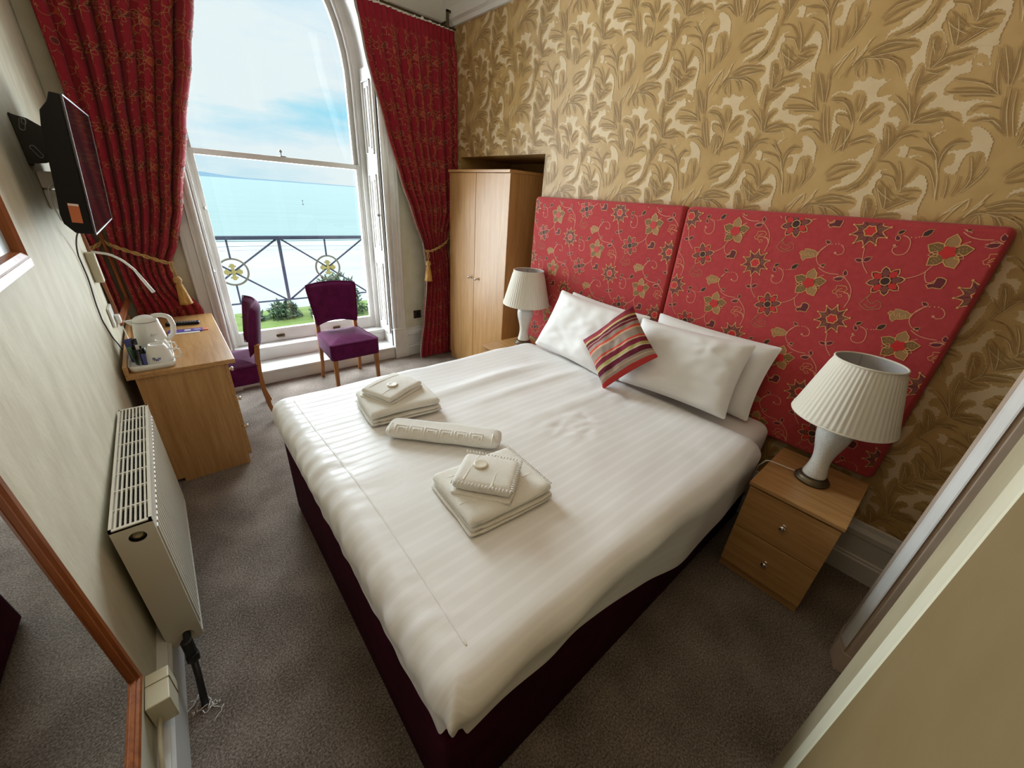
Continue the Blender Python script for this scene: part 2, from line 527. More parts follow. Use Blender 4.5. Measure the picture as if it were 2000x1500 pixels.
def crackle(nt, b):
    v = coords(nt, (1, 1, 1))
    vo = N(nt, 'ShaderNodeTexVoronoi', {'Scale': 95.0}, feature='DISTANCE_TO_EDGE'); nt.links.new(v, vo.inputs['Vector'])
    c = ramp(nt, vo.outputs['Distance'], [(0.0, (0.66, 0.64, 0.58)), (0.07, (0.80, 0.78, 0.72))])
    nt.links.new(c, b.inputs['Base Color'])
    h = ramp(nt, vo.outputs['Distance'], [(0.0, (0, 0, 0)), (0.15, (1, 1, 1))])
    bump(nt, b, h, 0.35, 0.002)
M['crackle'] = mat('white_crackle_mosaic', (0.76, 0.74, 0.7), 0.22, build=crackle)
M['black_plastic'] = mat('black_plastic', (0.006, 0.006, 0.007), 0.5, spec=0.25)
M['black_gloss'] = mat('glossy_dark_screen', (0.010, 0.007, 0.009), 0.06, spec=0.8)
M['black_metal'] = mat('black_painted_steel', (0.012, 0.012, 0.013), 0.5)
M['grey_metal'] = mat('grey_metal', (0.35, 0.35, 0.34), 0.4, 0.7)
M['plug_brass'] = mat('dull_brass_plug', (0.42, 0.38, 0.22), 0.35, 0.5)
M['bezel'] = mat('grey_bezel_edge', (0.16, 0.15, 0.17), 0.35, 0.3)
M['white_plastic'] = mat('white_plastic', (0.80, 0.79, 0.75), 0.3)
M['cream_plastic'] = mat('aged_cream_plastic', (0.68, 0.62, 0.45), 0.4)
M['orange_label'] = mat('orange_sticker', (0.58, 0.16, 0.06), 0.5)
M['mirror'] = mat('mirror_glass', (0.88, 0.9, 0.88), 0.015, 1.0)
M['cable_dark'] = mat('dark_cable', (0.06, 0.055, 0.045), 0.5)
M['pale_strip'] = mat('pale_frame_strip', (0.72, 0.62, 0.56), 0.4)
M['print'] = mat('pale_blue_print', rough=0.2, build=noisy((0.48, 0.58, 0.62), (0.68, 0.74, 0.74), 6.0, 0.0))
M['blue_print'] = mat('blue_print', (0.08, 0.09, 0.30), 0.5)
M['violet_card'] = mat('violet_card', (0.11, 0.075, 0.32), 0.4)
M['green_pack'] = mat('green_sachet', (0.10, 0.22, 0.12), 0.4)
M['rail_metal'] = mat('dark_blue_grey_railing', (0.018, 0.022, 0.038), 0.6, spec=0.2)
M['rail_gold'] = mat('weathered_gilt', (0.14, 0.115, 0.032), 0.6, spec=0.2)
M['rail_ring'] = mat('weathered_brown_gold_ring', (0.065, 0.055, 0.035), 0.6, spec=0.2)
M['brown_socket'] = mat('bronze_socket_plate', (0.07, 0.05, 0.035), 0.35, 0.5)
def glass(nt, b):
    out = nt.nodes['Material Output']
    tr = N(nt, 'ShaderNodeBsdfTransparent', {'Color': (0.97, 0.985, 0.98, 1)})
    gl = N(nt, 'ShaderNodeBsdfGlossy', {'Roughness': 0.02})
    fr = N(nt, 'ShaderNodeFresnel', {'IOR': 1.45})
    mx = N(nt, 'ShaderNodeMixShader')
    nt.links.new(fr.outputs[0], mx.inputs[0]); nt.links.new(tr.outputs[0], mx.inputs[1]); nt.links.new(gl.outputs[0], mx.inputs[2])
    nt.links.new(mx.outputs[0], out.inputs['Surface'])
M['glass'] = mat('window_glass', build=glass)
WP_BLOBS=[
[(618,2177),(606,2177),(595,2182),(578,2172),(568,2191),(548,2180),(526,2172),(519,2181),(502,2164),(492,2169),(501,2157),(510,2149),(518,2136),(516,2118),(503,2113),(483,2119),(462,2117),(477,2102),(459,2097),(444,2088),(435,2078),(448,2075),(453,2062),(452,2045),(444,2039),(430,2043),(411,2035),(406,2026),(407,2011),(406,1991),(415,2005),(422,2016),(437,2020),(453,2021),(450,1993),(444,1972),(438,1950),(451,1950),(469,1973),(478,1984),(505,1993),(495,2003),(480,2016),(477,2033),(486,2048),(476,2058),(480,2082),(496,2094),(506,2094),(522,2092),(535,2066),(539,2066),(545,2098),(547,2112),(560,2132),(573,2141),(594,2143),(600,2132),(602,2123),(618,2132),(650,2142),(670,2128),(680,2122),(676,2136),(659,2149),(642,2150),(622,2144),(612,2150),(612,2164)],
[(351,2193),(330,2191),(302,2186),(296,2197),(281,2198),(278,2220),(305,2250),(290,2256),(273,2269),(256,2274),(248,2284),(239,2263),(243,2242),(241,2220),(236,2197),(229,2173),(243,2195),(258,2208),(274,2211),(279,2200),(279,2192),(271,2179),(269,2161),(277,2157),(299,2154),(307,2140),(319,2123),(314,2098),(299,2101),(284,2104),(285,2085),(257,2075),(242,2075),(220,2079),(192,2070),(179,2063),(211,2063),(223,2055),(230,2034),(225,2027),(210,2035),(190,2035),(173,2029),(150,2009),(133,1987),(152,2003),(173,2017),(195,2022),(209,2020),(220,2008),(223,1993),(236,2016),(246,2035),(265,2042),(291,2045),(307,2059),(326,2058),(352,2050),(354,2064),(346,2079),(335,2090),(337,2103),(352,2110),(364,2103),(372,2088),(379,2079),(380,2102),(379,2120),(374,2136),(350,2154),(338,2165),(330,2182)],
[(525,2337),(533,2362),(503,2374),(481,2383),(483,2401),(468,2397),(468,2369),(474,2350),(495,2331),(513,2331),(536,2324),(553,2312),(559,2299),(560,2319),(553,2327)],
[(498,2287),(483,2299),(459,2312),(429,2332),(433,2350),(416,2375),(405,2367),(405,2353),(408,2334),(405,2314),(405,2299),(424,2294),(422,2273),(419,2252),(411,2224),(400,2190),(412,2206),(421,2207),(426,2183),(428,2164),(428,2142),(425,2126),(446,2151),(452,2180),(440,2188),(450,2217),(464,2235),(447,2245),(441,2262),(449,2278),(477,2292)],
[(267,2181),(262,2187),(251,2185),(243,2176),(248,2172),(259,2174)],
[(295,2020),(281,2011),(276,2001),(279,1991),(282,2005)],
[(300,1965),(287,1980),(262,1987),(276,1973),(295,1956)],
[(1043,2002),(1015,2011),(994,2010),(979,1978),(968,1946),(984,1960),(991,1942),(985,1905),(992,1877),(995,1848),(1007,1814),(1034,1793),(1075,1782),(1096,1770),(1090,1793),(1060,1806),(1064,1823),(1047,1838),(1019,1853),(1013,1872),(1034,1886),(1062,1889),(1083,1885),(1065,1899),(1038,1897),(1036,1908),(1005,1929),(994,1944),(989,1965),(1006,1984)],
[(736,1993),(715,1994),(684,1974),(660,1944),(659,1928),(654,1903),(650,1866),(654,1827),(654,1870),(666,1897),(679,1912),(711,1908),(716,1883),(714,1853),(717,1835),(750,1843),(761,1862),(739,1875),(742,1896),(750,1909),(774,1901),(767,1918),(737,1922),(717,1926),(721,1955),(735,1976)],
[(984,2040),(960,2044),(947,2034),(946,2012),(947,1994),(963,2013),(985,2028)],
[(923,1933),(900,1944),(882,1934),(879,1912),(879,1896),(888,1894),(916,1904),(907,1922)],
[(876,1907),(845,1908),(832,1900),(852,1900),(863,1891),(875,1894)],
[(947,1858),(921,1857),(939,1848),(923,1829),(939,1815),(936,1791),(941,1776),(917,1748),(900,1706),(927,1752),(943,1762),(957,1756),(954,1721),(942,1691),(1003,1690),(976,1710),(975,1730),(987,1749),(1028,1755),(995,1775),(965,1800),(964,1829)],
[(831,1814),(819,1842),(798,1835),(780,1808),(772,1776),(773,1744),(773,1715),(764,1690),(815,1696),(867,1701),(841,1714),(804,1723),(790,1752),(788,1780),(808,1794),(845,1788),(856,1771),(848,1800)],
[(1183,2081),(1165,2086),(1140,2077),(1124,2062),(1161,2071),(1169,2062),(1159,2038),(1134,2022),(1149,2014),(1152,1986),(1152,1956),(1171,2015),(1179,2053)]]
WP_DARK=[[(381,2020),(402,2058),(434,2094),(453,2112)],[(384,2023),(408,2058),(436,2084)],[(381,2023),(397,2064),(419,2115)],[(376,2023),(387,2067),(401,2116),(406,2162)],[(372,2019),(377,2062),(375,2095)],[(374,2033),(367,2074),(346,2101)],[(380,2016),(352,2037),(308,2053)],[(375,2019),(335,2030),(280,2032),(243,2013)],[(374,2016),(321,2015),(290,2023)],[(383,2010),(403,1973),(419,1931)],[(414,1935),(430,1985),(444,2014)],[(410,1949),(414,1977),(422,2005)],[(402,1970),(368,1985),(339,1987)],[(399,1969),(358,1974),(340,1966)],[(640,2232),(608,2254),(558,2243),(531,2204)],[(631,2244),(594,2252),(561,2234),(536,2191)],[(590,2252),(536,2243),(493,2218),(462,2169)],[(581,2253),(529,2248),(480,2222),(458,2181)],[(590,2258),(528,2261),(456,2267)],[(591,2261),(535,2281),(476,2283)],[(606,2251),(621,2216),(604,2190)],[(618,2246),(645,2226),(650,2193)],[(605,2247),(592,2219),(585,2191)],[(762,2222),(727,2153),(702,2113)],[(753,2228),(722,2167),(699,2113)],[(739,2219),(710,2158),(697,2113)],[(712,2215),(698,2157),(694,2113)],[(707,2242),(705,2186),(695,2127)],[(691,2105),(671,2036),(636,1958)],[(690,2075),(678,2029),(646,1958)],[(673,2096),(656,2035),(624,1958)],[(669,2125),(624,2120),(585,2081),(563,2029)],[(669,2116),(628,2112),(588,2070),(568,2029)],[(652,2109),(617,2102),(590,2067),(569,2022)],[(628,2063),(594,2056),(574,2030)],[(562,2065),(579,2102),(579,2129)],[(558,2068),(558,2099),(560,2124)],[(548,2035),(526,2069),(501,2091)],[(535,2020),(511,2046),(492,2073)],[(532,2030),(507,2053),(484,2062)],[(553,1955),(530,1968),(479,1977)],[(543,1947),(513,1960),(476,1952)],[(542,1962),(518,1972),(490,1981)],[(572,1925),(579,1974),(594,2016)],[(564,1925),(571,1974),(582,2008)],[(557,1936),(560,1974),(576,2008)],[(598,1926),(600,1964),(603,2013)],[(172,2085),(204,2101),(246,2111),(299,2114)],[(175,2089),(212,2119),(256,2136),(301,2145)],[(184,2081),(224,2088),(268,2090)],[(177,2088),(215,2096),(254,2100),(310,2106)],[(209,2153),(195,2108),(179,2086)],[(216,2194),(200,2138),(178,2092)],[(154,2043),(177,2051),(208,2053),(222,2039)],[(128,1987),(156,2013),(182,2015),(209,2007)],[(120,1968),(142,1991),(166,2007),(191,2012)],[(352,2252),(376,2294),(398,2335)],[(349,2252),(365,2292),(385,2335)],[(346,2251),(354,2290),(372,2335)],[(347,2254),(328,2277),(278,2311)],[(342,2248),(311,2271),(282,2290)],[(350,2261),(348,2300),(358,2338)],[(392,2190),(406,2241),(412,2283)],[(390,2193),(389,2232),(397,2281)],[(388,2193),(369,2223),(373,2259)],[(388,2187),(363,2207),(311,2208)],[(386,2190),(355,2221),(287,2230)],[(383,2189),(340,2204),(294,2217)],[(394,2182),(364,2174),(340,2183)],[(401,2148),(376,2170),(337,2183)],[(401,2139),(374,2151),(354,2164)],[(401,2116),(398,2154),(413,2200)],[(407,2117),(413,2156),(414,2187)],[(922,2028),(880,2043),(811,2038)],[(773,1844),(800,1910),(854,1964)],[(778,1866),(814,1911),(865,1925)],[(776,1866),(782,1910),(766,1944),(729,1947)],[(777,1884),(777,1923),(750,1960)],[(800,1919),(833,1955),(846,1981)],[(804,1910),(852,1929),(881,1930)],[(743,1754),(767,1812),(804,1866),(848,1889)],[(863,1783),(886,1839),(924,1881),(966,1886)],[(855,1783),(871,1839),(895,1885)],[(852,1788),(844,1830),(832,1866)],[(869,1788),(897,1830),(931,1839)],[(857,1774),(824,1784),(794,1780)],[(857,1764),(818,1751),(796,1757)],[(865,1759),(906,1792),(928,1815)],[(866,1745),(910,1772),(931,1791)],[(1024,1779),(980,1829),(976,1886)],[(1026,1769),(993,1804),(982,1838)],[(966,1886),(965,1932),(985,1965)],[(960,1900),(942,1941),(924,1976)],[(957,1923),(966,1969),(976,2014)],[(722,1759),(730,1809),(739,1835)],[(702,1764),(699,1809),(704,1835)],[(689,1778),(675,1827),(700,1900)],[(678,1810),(676,1866),(680,1904)],[(679,1787),(655,1831),(646,1866)],[(920,1703),(934,1732),(945,1752)],[(928,1698),(945,1727),(952,1746)],[(880,1710),(846,1731),(805,1756)],[(1072,1773),(1031,1784),(1004,1804)],[(1130,1729),(1064,1742),(986,1725)],[(1138,1734),(1080,1757),(997,1745)],[(1122,1823),(1085,1853),(1029,1867)],[(1130,1833),(1102,1873),(1032,1877)],[(1119,1812),(1066,1828),(1050,1848)]]
WP_LITE=[[(652,2294),(679,2245),(695,2199)],[(606,2286),(625,2257),(640,2232)],[(673,2192),(668,2202)],[(565,2036),(558,2007),(568,1955),(593,1922)],[(548,2031),(544,2063)],[(742,2292),(753,2331)],[(767,1840),(754,1799),(740,1749)],[(648,1760),(678,1734),(705,1693)],[(648,1760),(644,1731),(650,1717)],[(600,1781),(625,1732),(638,1695)],[(792,1888),(767,1840)],[(1187,1756),(1214,1721),(1240,1698)],[(1144,1776),(1154,1728),(1173,1706)]]
FB_STEM=[[(6,-67),(12,-101),(17,-119),(29,-140),(52,-166)],[(105,-48),(94,-56),(95,-67),(109,-79),(128,-78),(141,-64),(140,-35),(132,-18),(122,-10),(107,-6)],[(169,-167),(202,-150),(221,-129),(231,-104)],[(221,-129),(226,-149),(238,-168),(250,-168),(260,-155)],[(-127,-168),(-104,-182),(-75,-188),(-43,-186)],[(-19,-194),(10,-222),(24,-246),(30,-283),(24,-321)],[(-147,-118),(-142,-92),(-123,-70)],[(-72,-67),(-60,-82),(-61,-101),(-76,-107),(-87,-100)],[(271,-33),(283,-18),(298,-8)],[(-58,-204),(-38,-196),(-19,-195)],[(30,-283),(16,-258),(1,-258)]]
FB_BEAD=[[(122,-10),(134,-11),(147,-10),(162,-5)],[(-120,-68),(-86,-62),(-71,-68)]]
FB_LEAFD=[[(88,-2),(109,14)],[(163,-4),(187,25)],[(-122,-164),(-104,-152)]]
FB_LEAFO=[[(102,-28),(88,-6)],[(18,-120),(-11,-115)],[(18,-120),(44,-99)],[(-116,-66),(-138,-52)],[(-18,-190),(-26,-163)],[(-19,-194),(-55,-212)]]
FB_BELL=[(260,-155),(260,-147),(270,-143),(288,-149),(290,-167),(286,-184),(274,-185),(262,-184),(251,-189),(241,-179),(247,-172),(259,-168)]
FB_CLOUD=[(181,-314),(173,-309),(178,-298),(190,-297),(190,-287),(205,-286),(216,-289),(225,-288),(243,-298),(242,-314),(224,-323),(206,-327),(198,-340),(187,-329)]
FB_PAIS=[[(94,-245),(84,-260),(74,-286),(68,-291),(91,-309),(108,-312),(124,-305),(140,-299),(143,-287),(136,-272),(120,-266),(115,-280),(105,-282),(91,-272),(87,-263),(92,-247)],[(87,-290),(101,-300),(117,-300),(128,-287)]]
FB_FAN=[[(1,-258),(19,-261),(27,-269)],[(1,-258),(9,-242),(0,-231),(-17,-231),(-33,-234),(-31,-247),(-41,-260),(-35,-269),(-21,-269),(-10,-283),(1,-275),(-4,-269),(-12,-271)],[(-28,-257),(-20,-248),(-8,-242)],[(-28,-264),(-17,-255),(0,-255)]]

# ================================================================== THE ROOM
XR, YB, ZC = 2.338, 3.755, 3.50            # right wall, window wall, ceiling
XLN = -0.364                               # left wall at y = 0
LS = 0.0174                                # the left wall is a degree out of square
def wl(y):
    return XLN + LS*y
YF = -1.6
# floor
b = B(); b.add([(-0.6, YF-0.1, 0), (3.2, YF-0.1, 0), (3.2, 3.80, 0), (-0.6, 3.80, 0)], [(0, 1, 2, 3)])
struct(b.build('floor', M['carpet']))
b = B(); b.add([(-0.6, YF-0.1, ZC), (-0.6, 4.2, ZC), (3.2, 4.2, ZC), (3.2, YF-0.1, ZC)], [(0, 1, 2, 3)])
struct(b.build('ceiling', M['ceiling']))
# left wall
b = B(); b.box(-0.12, 0.0, YF, 3.9, 0, ZC)
o = b.build('wall_left', M['wall_cream'], off=(0, 0, 0)); o.location = (XLN, 0, 0); o.rotation_euler = (0, 0, -LS); struct(o)
# rear wall behind the camera
b = B(); b.box(-0.6, 2.6, YF-0.1, YF, 0, ZC)
struct(b.build('wall_rear', M['wall_beige']))

# window wall with arched opening
CX, AH = 0.945, 0.704                      # centre of window, half width of the reveal
ZS = 2.45                                  # springing of the arch
def arch(a, rise, z0, n=28, zs=ZS):
    """(x, z, nx, nz) from lower right, over the arch, to lower left"""
    P = []
    for i in range(6):
        P.append((CX+a, z0+(zs-z0)*i/6, 1, 0))
    for i in range(n+1):
        t = pi*i/n
        x, z = a*cos(t), rise*sin(t)
        nx, nz = cos(t)/a, sin(t)/rise
        l = sqrt(nx*nx+nz*nz)
        P.append((CX+x, zs+z, nx/l, nz/l))
    for i in range(5, -1, -1):
        P.append((CX-a, z0+(zs-z0)*i/6, -1, 0))
    return P
RISE = 0.98
b = B()
A = arch(AH, RISE, 0.0)
top = []
for (x, z, nx, nz) in A:
    top.append((x, YB, z))
n = len(A)
# right and left of the opening, then the part over the arch
b.add([(CX+AH, YB, 0), (XR+0.02, YB, 0), (XR+0.02, YB, ZC), (CX+AH, YB, ZC)], [(0, 1, 2, 3)])
b.add([(-0.5, YB, 0), (CX-AH, YB, 0), (CX-AH, YB, ZC), (-0.5, YB, ZC)], [(0, 1, 2, 3)])
for i in range(n-1):
    p, q = A[i], A[i+1]
    if abs(p[0]-q[0]) > 1e-6:
        b.add([(p[0], YB, p[1]), (q[0], YB, q[1]), (q[0], YB, ZC), (p[0], YB, ZC)], [(0, 1, 2, 3)])
struct(b.build('wall_back', M['wall_cream']))

# right wall: gold acanthus paper, with the alcove behind the wardrobe
AY0, AY1, AZ = 2.393, 3.52, 1.962
b = B()
for (y0, y1, z0, z1) in ((YF, AY0, 0, ZC), (AY0, AY1, AZ, ZC), (AY1, YB+0.4, 0, ZC)):
    b.add([(XR, y0, z0), (XR, y1, z0), (XR, y1, z1), (XR, y0, z1)], [(0, 3, 2, 1)], 0)
XA = XR+0.62                               # alcove back, sides and lintel
b.add([(XR, AY0, 0), (XA, AY0, 0), (XA, AY0, AZ), (XR, AY0, AZ)], [(0, 1, 2, 3)], 0)
b.add([(XR, AY1, 0), (XA, AY1, 0), (XA, AY1, AZ), (XR, AY1, AZ)], [(0, 3, 2, 1)], 0)
b.add([(XA, AY0, 0), (XA, AY1, 0), (XA, AY1, AZ), (XA, AY0, AZ)], [(0, 1, 2, 3)], 0)
b.add([(XR, AY0, AZ), (XR, AY1, AZ), (XA, AY1, AZ), (XA, AY0, AZ)], [(0, 1, 2, 3)], 0)
def scallop(poly, chord=0.013, sag=0.0034):
    out = []
    n = len(poly)
    ar = sum(poly[i][0]*poly[(i+1) % n][1]-poly[(i+1) % n][0]*poly[i][1] for i in range(n))
    sg = 1 if ar > 0 else -1
    for i in range(n):
        p, q = poly[i], poly[(i+1) % n]
        dx, dy = q[0]-p[0], q[1]-p[1]
        L = sqrt(dx*dx+dy*dy)
        out.append(p)
        if L < 0.008:
            continue
        m = max(1, int(L/chord+0.4))
        nx, ny = -dy/L*sg, dx/L*sg
        for k in range(m):
            for t in (0.3, 0.7):
                u = (k+t)/m
                out.append((p[0]+dx*u+nx*sag*min(1, L/m/chord), p[1]+dy*u+ny*sag*min(1, L/m/chord)))
            if k < m-1:
                u = (k+1)/m
                out.append((p[0]+dx*u, p[1]+dy*u))
    return out
wp = Pattern()
mm = lambda l: [(a*0.001, c*0.001) for a, c in l]
for k, p in enumerate(WP_BLOBS):
    wp.fill(scallop(mm(p)), 1, k*0.16)
for k, p in enumerate(WP_DARK):
    wp.line(mm(p), 0.0030, 2, 3.2+0.02*(k % 20), taper=True, step=0.016)
    for (da, dc) in ((0.006, 0.0035), (-0.006, -0.0025)):
        q = [(a+da, c+dc) for a, c in mm(p)]
        wp.line(q, 0.0017, 2, 3.7+0.02*(k % 20), taper=True, step=0.02)
for k, p in enumerate(WP_LITE):
    wp.line(mm(p), 0.0040, 3, 4.8, taper=True, step=0.02)
for k, p in enumerate(WP_DARK[::2]):
    q = [(a-0.003, c-0.006) for a, c in mm(p)]
    wp.line(q, 0.0020, 3, 4.3+0.02*(k % 20), taper=True, step=0.02)
TP = 0.536
sh = [(i*TP, j*TP) for i in range(-4, 7) for j in range(-5, 4)]
wp.lay(b, sh, [(-0.95, AY0, 0.27, 3.0), (AY0, AY1, AZ, 3.0), (AY1, YB, 0.27, 3.0)], lambda a, c, h: (XR-h, a, c), 0.0006, 0.0003)
struct(b.build('wall_right', [M['paper_gold'], M['paper_base'], M['paper_dark'], M['paper_lite']]))

# cornices
cov = [(0, 2.925), (-0.022, 2.925), (-0.03, 2.95), (-0.05, 2.965)] + [(-0.05-0.30*(1-cos(pi/2*k/8)), 2.965+0.36*sin(pi/2*k/8)) for k in range(1, 9)] + [(-0.40, 3.34), (-0.40, 3.40), (-0.46, 3.40), (-0.46, ZC), (0, ZC)]
b = B(); b.prism(cov, YF, YB, lambda p, a: (XR+p[0], a, p[1]))
struct(b.build('trim_1', M['cornice']))
b = B()
b.prism(cov, 1.79, XR, lambda p, a: (a, YB+p[0]*0.6, p[1]))
b.prism(cov, -0.36, 0.10, lambda p, a: (a, YB+p[0]*0.6, p[1]))
struct(b.build('trim_2', M['cornice']))
# skirting boards
skp = [(0, 0), (-0.030, 0), (-0.030, 0.10), (-0.024, 0.108), (-0.024, 0.118), (-0.018, 0.124), (-0.018, 0.225), (-0.026, 0.235), (-0.026, 0.262), (-0.014, 0.285), (-0.010, 0.305), (0, 0.31)]
b = B(); b.prism(skp, YF, AY0, lambda p, a: (XR+p[0], a, p[1])); b.prism(skp, AY1, YB, lambda p, a: (XR+p[0], a, p[1]))
struct(b.build('baseboard_right', M['white_paint']))
b = B(); b.prism(skp, 1.787, XR, lambda p, a: (a, YB+p[0], p[1])); b.prism(skp, -0.34, 0.103, lambda p, a: (a, YB+p[0], p[1]))
struct(b.build('baseboard_back', M['white_paint']))
lsk = [(0, 0), (0.034, 0), (0.034, 0.155), (0.026, 0.165), (0.026, 0.172), (0.014, 0.18), (0, 0.185)]
b = B(); b.prism(lsk, YF, 3.755, lambda p, a: (p[0], a, p[1]))
o = b.build('baseboard_left', M['white_paint'], off=(0, 0, 0)); o.location = (XLN, 0, 0); o.rotation_euler = (0, 0, -LS); struct(o)

# ------------------------------------------------------------------ the window
win = bpy.data.objects.new('window_1', None); COL.objects.link(win); win.location = (CX, YB, 0); struct(win)
OFF[win.name] = Vector((CX, YB, 0))
def sweep(bm, a, rise, z0, prof, mi=0, closed=True):
    """prof: (outward offset, y)"""
    P = arch(a, rise, z0)
    m = len(prof)
    vs = [(x+nx*o, y, z+nz*o) for (x, z, nx, nz) in P for (o, y) in prof]
    fs = []
    for i in range(len(P)-1):
        for k in range(m if closed else m-1):
            fs.append((i*m+k, i*m+(k+1) % m, (i+1)*m+(k+1) % m, (i+1)*m+k))
    bm.add(vs, fs, mi, False)
    if closed:
        o = len(bm.v)-len(vs)
        bm.f.append(list(range(o, o+m))); bm.m.append(mi); bm.s.append(False)
        e = o+(len(P)-1)*m
        bm.f.append(list(range(e, e+m))[::-1]); bm.m.append(mi); bm.s.append(False)
YS = 4.09
b = B()
sweep(b, AH, RISE, 0.31, [(0.0, YB+0.03), (0.0, YB-0.012), (0.012, YB-0.022), (0.030, YB-0.022), (0.040, YB-0.012), (0.046, YB-0.012), (0.052, YB-0.03), (0.060, YB-0.034), (0.064, YB-0.018), (0.105, YB-0.022), (0.112, YB-0.034), (0.130, YB-0.036), (0.138, YB-0.02), (0.138, YB+0.03)])
for s in (1, -1):
    x0, x1 = CX+s*AH, CX+s*(AH+0.146)
    b.box(min(x0, x1), max(x0, x1), YB-0.045, YB+0.03, 0, 0.31)
    b.box(min(x0, x1), max(x0, x1)-0.012*(s > 0), YB-0.04, YB+0.03, 0.31, 0.325)
b.build('architrave', M['white_paint'], win, bevel=0.003)
b = B()
sweep(b, AH, RISE, 0.0, [(0.0, YB), (0.0, YS+0.06), (0.03, YS+0.06), (0.03, YB)])
b.build('reveal', M['white_paint'], win)
# panelled shutters folded in the reveal
for s in (1, -1):
    b = B()
    xw = CX+s*AH
    def px(d):
        return xw-s*d
    b.box(min(px(0), px(0.018)), max(px(0), px(0.018)), YB+0.04, YS-0.06, 0.262, 2.55)
    for (z0, z1) in ((0.35, 0.98), (1.10, 1.76), (1.92, 2.46)):
        for ins, d0 in ((0.0, 0.030), (0.045, 0.026)):
            y0, y1 = YB+0.075+ins, YS-0.095-ins
            za, zb = z0+ins, z1-ins
            w = 0.010
            for (ya, yb, zc, zd) in ((y0, y1, za, za+w), (y0, y1, zb-w, zb), (y0, y0+w, za, zb), (y1-w, y1, za, zb)):
                b.box(min(px(0.010), px(d0)), max(px(0.010), px(d0)), ya, yb, zc, zd)
    b.build('shutter', M['white_paint'], win, bevel=0.002)
b = B(); b.ball((CX+AH-0.036, YB+0.065, 1.42), 0.014, 0.014, 0.014)
b.build('shutter_knob', M['grey_metal'], win)
# window step, ledge and sill
b = B(); b.box(CX-AH+0.001, CX+AH-0.001, 3.735, YS+0.06, 0.0, 0.105); b.box(CX-AH+0.001, CX+AH-0.001, 3.722, YS+0.05, 0.105, 0.13)
b.build('window_step', M['white_paint'], win, bevel=0.006)
b = B(); b.box(CX-AH+0.002, CX+AH-0.002, 3.985, YS+0.09, 0.13, 0.245); b.box(CX-AH+0.002, CX+AH-0.002, 3.965, YS+0.09, 0.232, 0.262)
b.build('sill', M['white_paint'], win, bevel=0.005)
# outer frame
GA, GR = 0.604, 0.90
b = B()
sweep(b, GA+0.045, GR+0.045, 0.262, [(0, YS-0.035), (0.065, YS-0.035), (0.065, YS-0.012), (0.09, YS-0.012), (0.09, YS+0.1), (0, YS+0.1)])
sweep(b, GA+0.030, GR+0.030, 0.262, [(0, YS-0.012), (0.02, YS-0.012), (0.02, YS+0.02), (0, YS+0.02)])
b.box(CX-AH, CX+AH, YS+0.03, YS+0.3, 0.10, 0.262)
b.build('frame', M['white_paint'], win, bevel=0.003)
# upper sash (arched) and lower sash
b = B()
sweep(b, GA, GR, 1.835, [(0, YS+0.05), (0.05, YS+0.05), (0.05, YS+0.085), (0, YS+0.085)])
b.box(CX-GA-0.045, CX+GA+0.045, YS+0.05, YS+0.085, 1.79, 1.835)
b.build('upper_sash', M['white_paint'], win, bevel=0.002)
b = B()
for s in (1, -1):
    b.box(min(CX+s*GA, CX+s*(GA+0.046)), max(CX+s*GA, CX+s*(GA+0.046)), YS, YS+0.04, 0.264, 1.83)
b.box(CX-GA, CX+GA, YS, YS+0.04, 0.264, 0.385)
b.box(CX-GA, CX+GA, YS-0.006, YS+0.045, 1.79, 1.832)
b.build('lower_sash', M['white_paint'], win, bevel=0.003)
b = B()
P = [(CX-GA-0.01, 1.80)] + [(CX-GA-0.005, ZS)] + [(CX-(GA+0.01)*cos(pi*i/24), ZS+(GR+0.01)*sin(pi*i/24)) for i in range(25)] + [(CX+GA+0.005, ZS), (CX+GA+0.01, 1.80)]
b.add([(x, YS+0.067, z) for x, z in P], [tuple(range(len(P)))])
b.build('upper_glass', M['glass'], win)
b = B(); b.add([(CX-GA-0.01, YS+0.02, 0.38), (CX+GA+0.01, YS+0.02, 0.38), (CX+GA+0.01, YS+0.02, 1.80), (CX-GA-0.01, YS+0.02, 1.80)], [(0, 1, 2, 3)])
b.build('lower_glass', M['glass'], win)
for dx in (-0.28, 0.24):
    b = B(); b.box(CX+dx-0.036, CX+dx+0.036, YS-0.008, YS+0.002, 0.305, 0.328); b.box(CX+dx-0.030, CX+dx+0.030, YS-0.03, YS-0.004, 0.303, 0.311)
    b.build('sash_lift', M['bronze'], win, bevel=0.003)
b = B(); b.box(CX-0.02, CX+0.02, YS-0.002, YS+0.04, 1.832, 1.838); b.lathe([(0.004, 0), (0.004, 0.02), (0.011, 0.026), (0.012, 0.034), (0.007, 0.043), (0.0005, 0.046)], 12, (CX-0.01, YS+0.015, 1.838))
b.build('sash_fastener', M['grey_metal'], win)
b = B(); b.lathe([(0.013, 0), (0.013, 0.004), (0.006, 0.006), (0.006, 0.014), (0.0005, 0.016)], 12, M=Matrix.Translation((CX-GA-0.015, YS, 1.42)) @ Matrix.Rotation(pi/2, 4, 'X'))
b.build('sash_stop', M['chrome'], win)

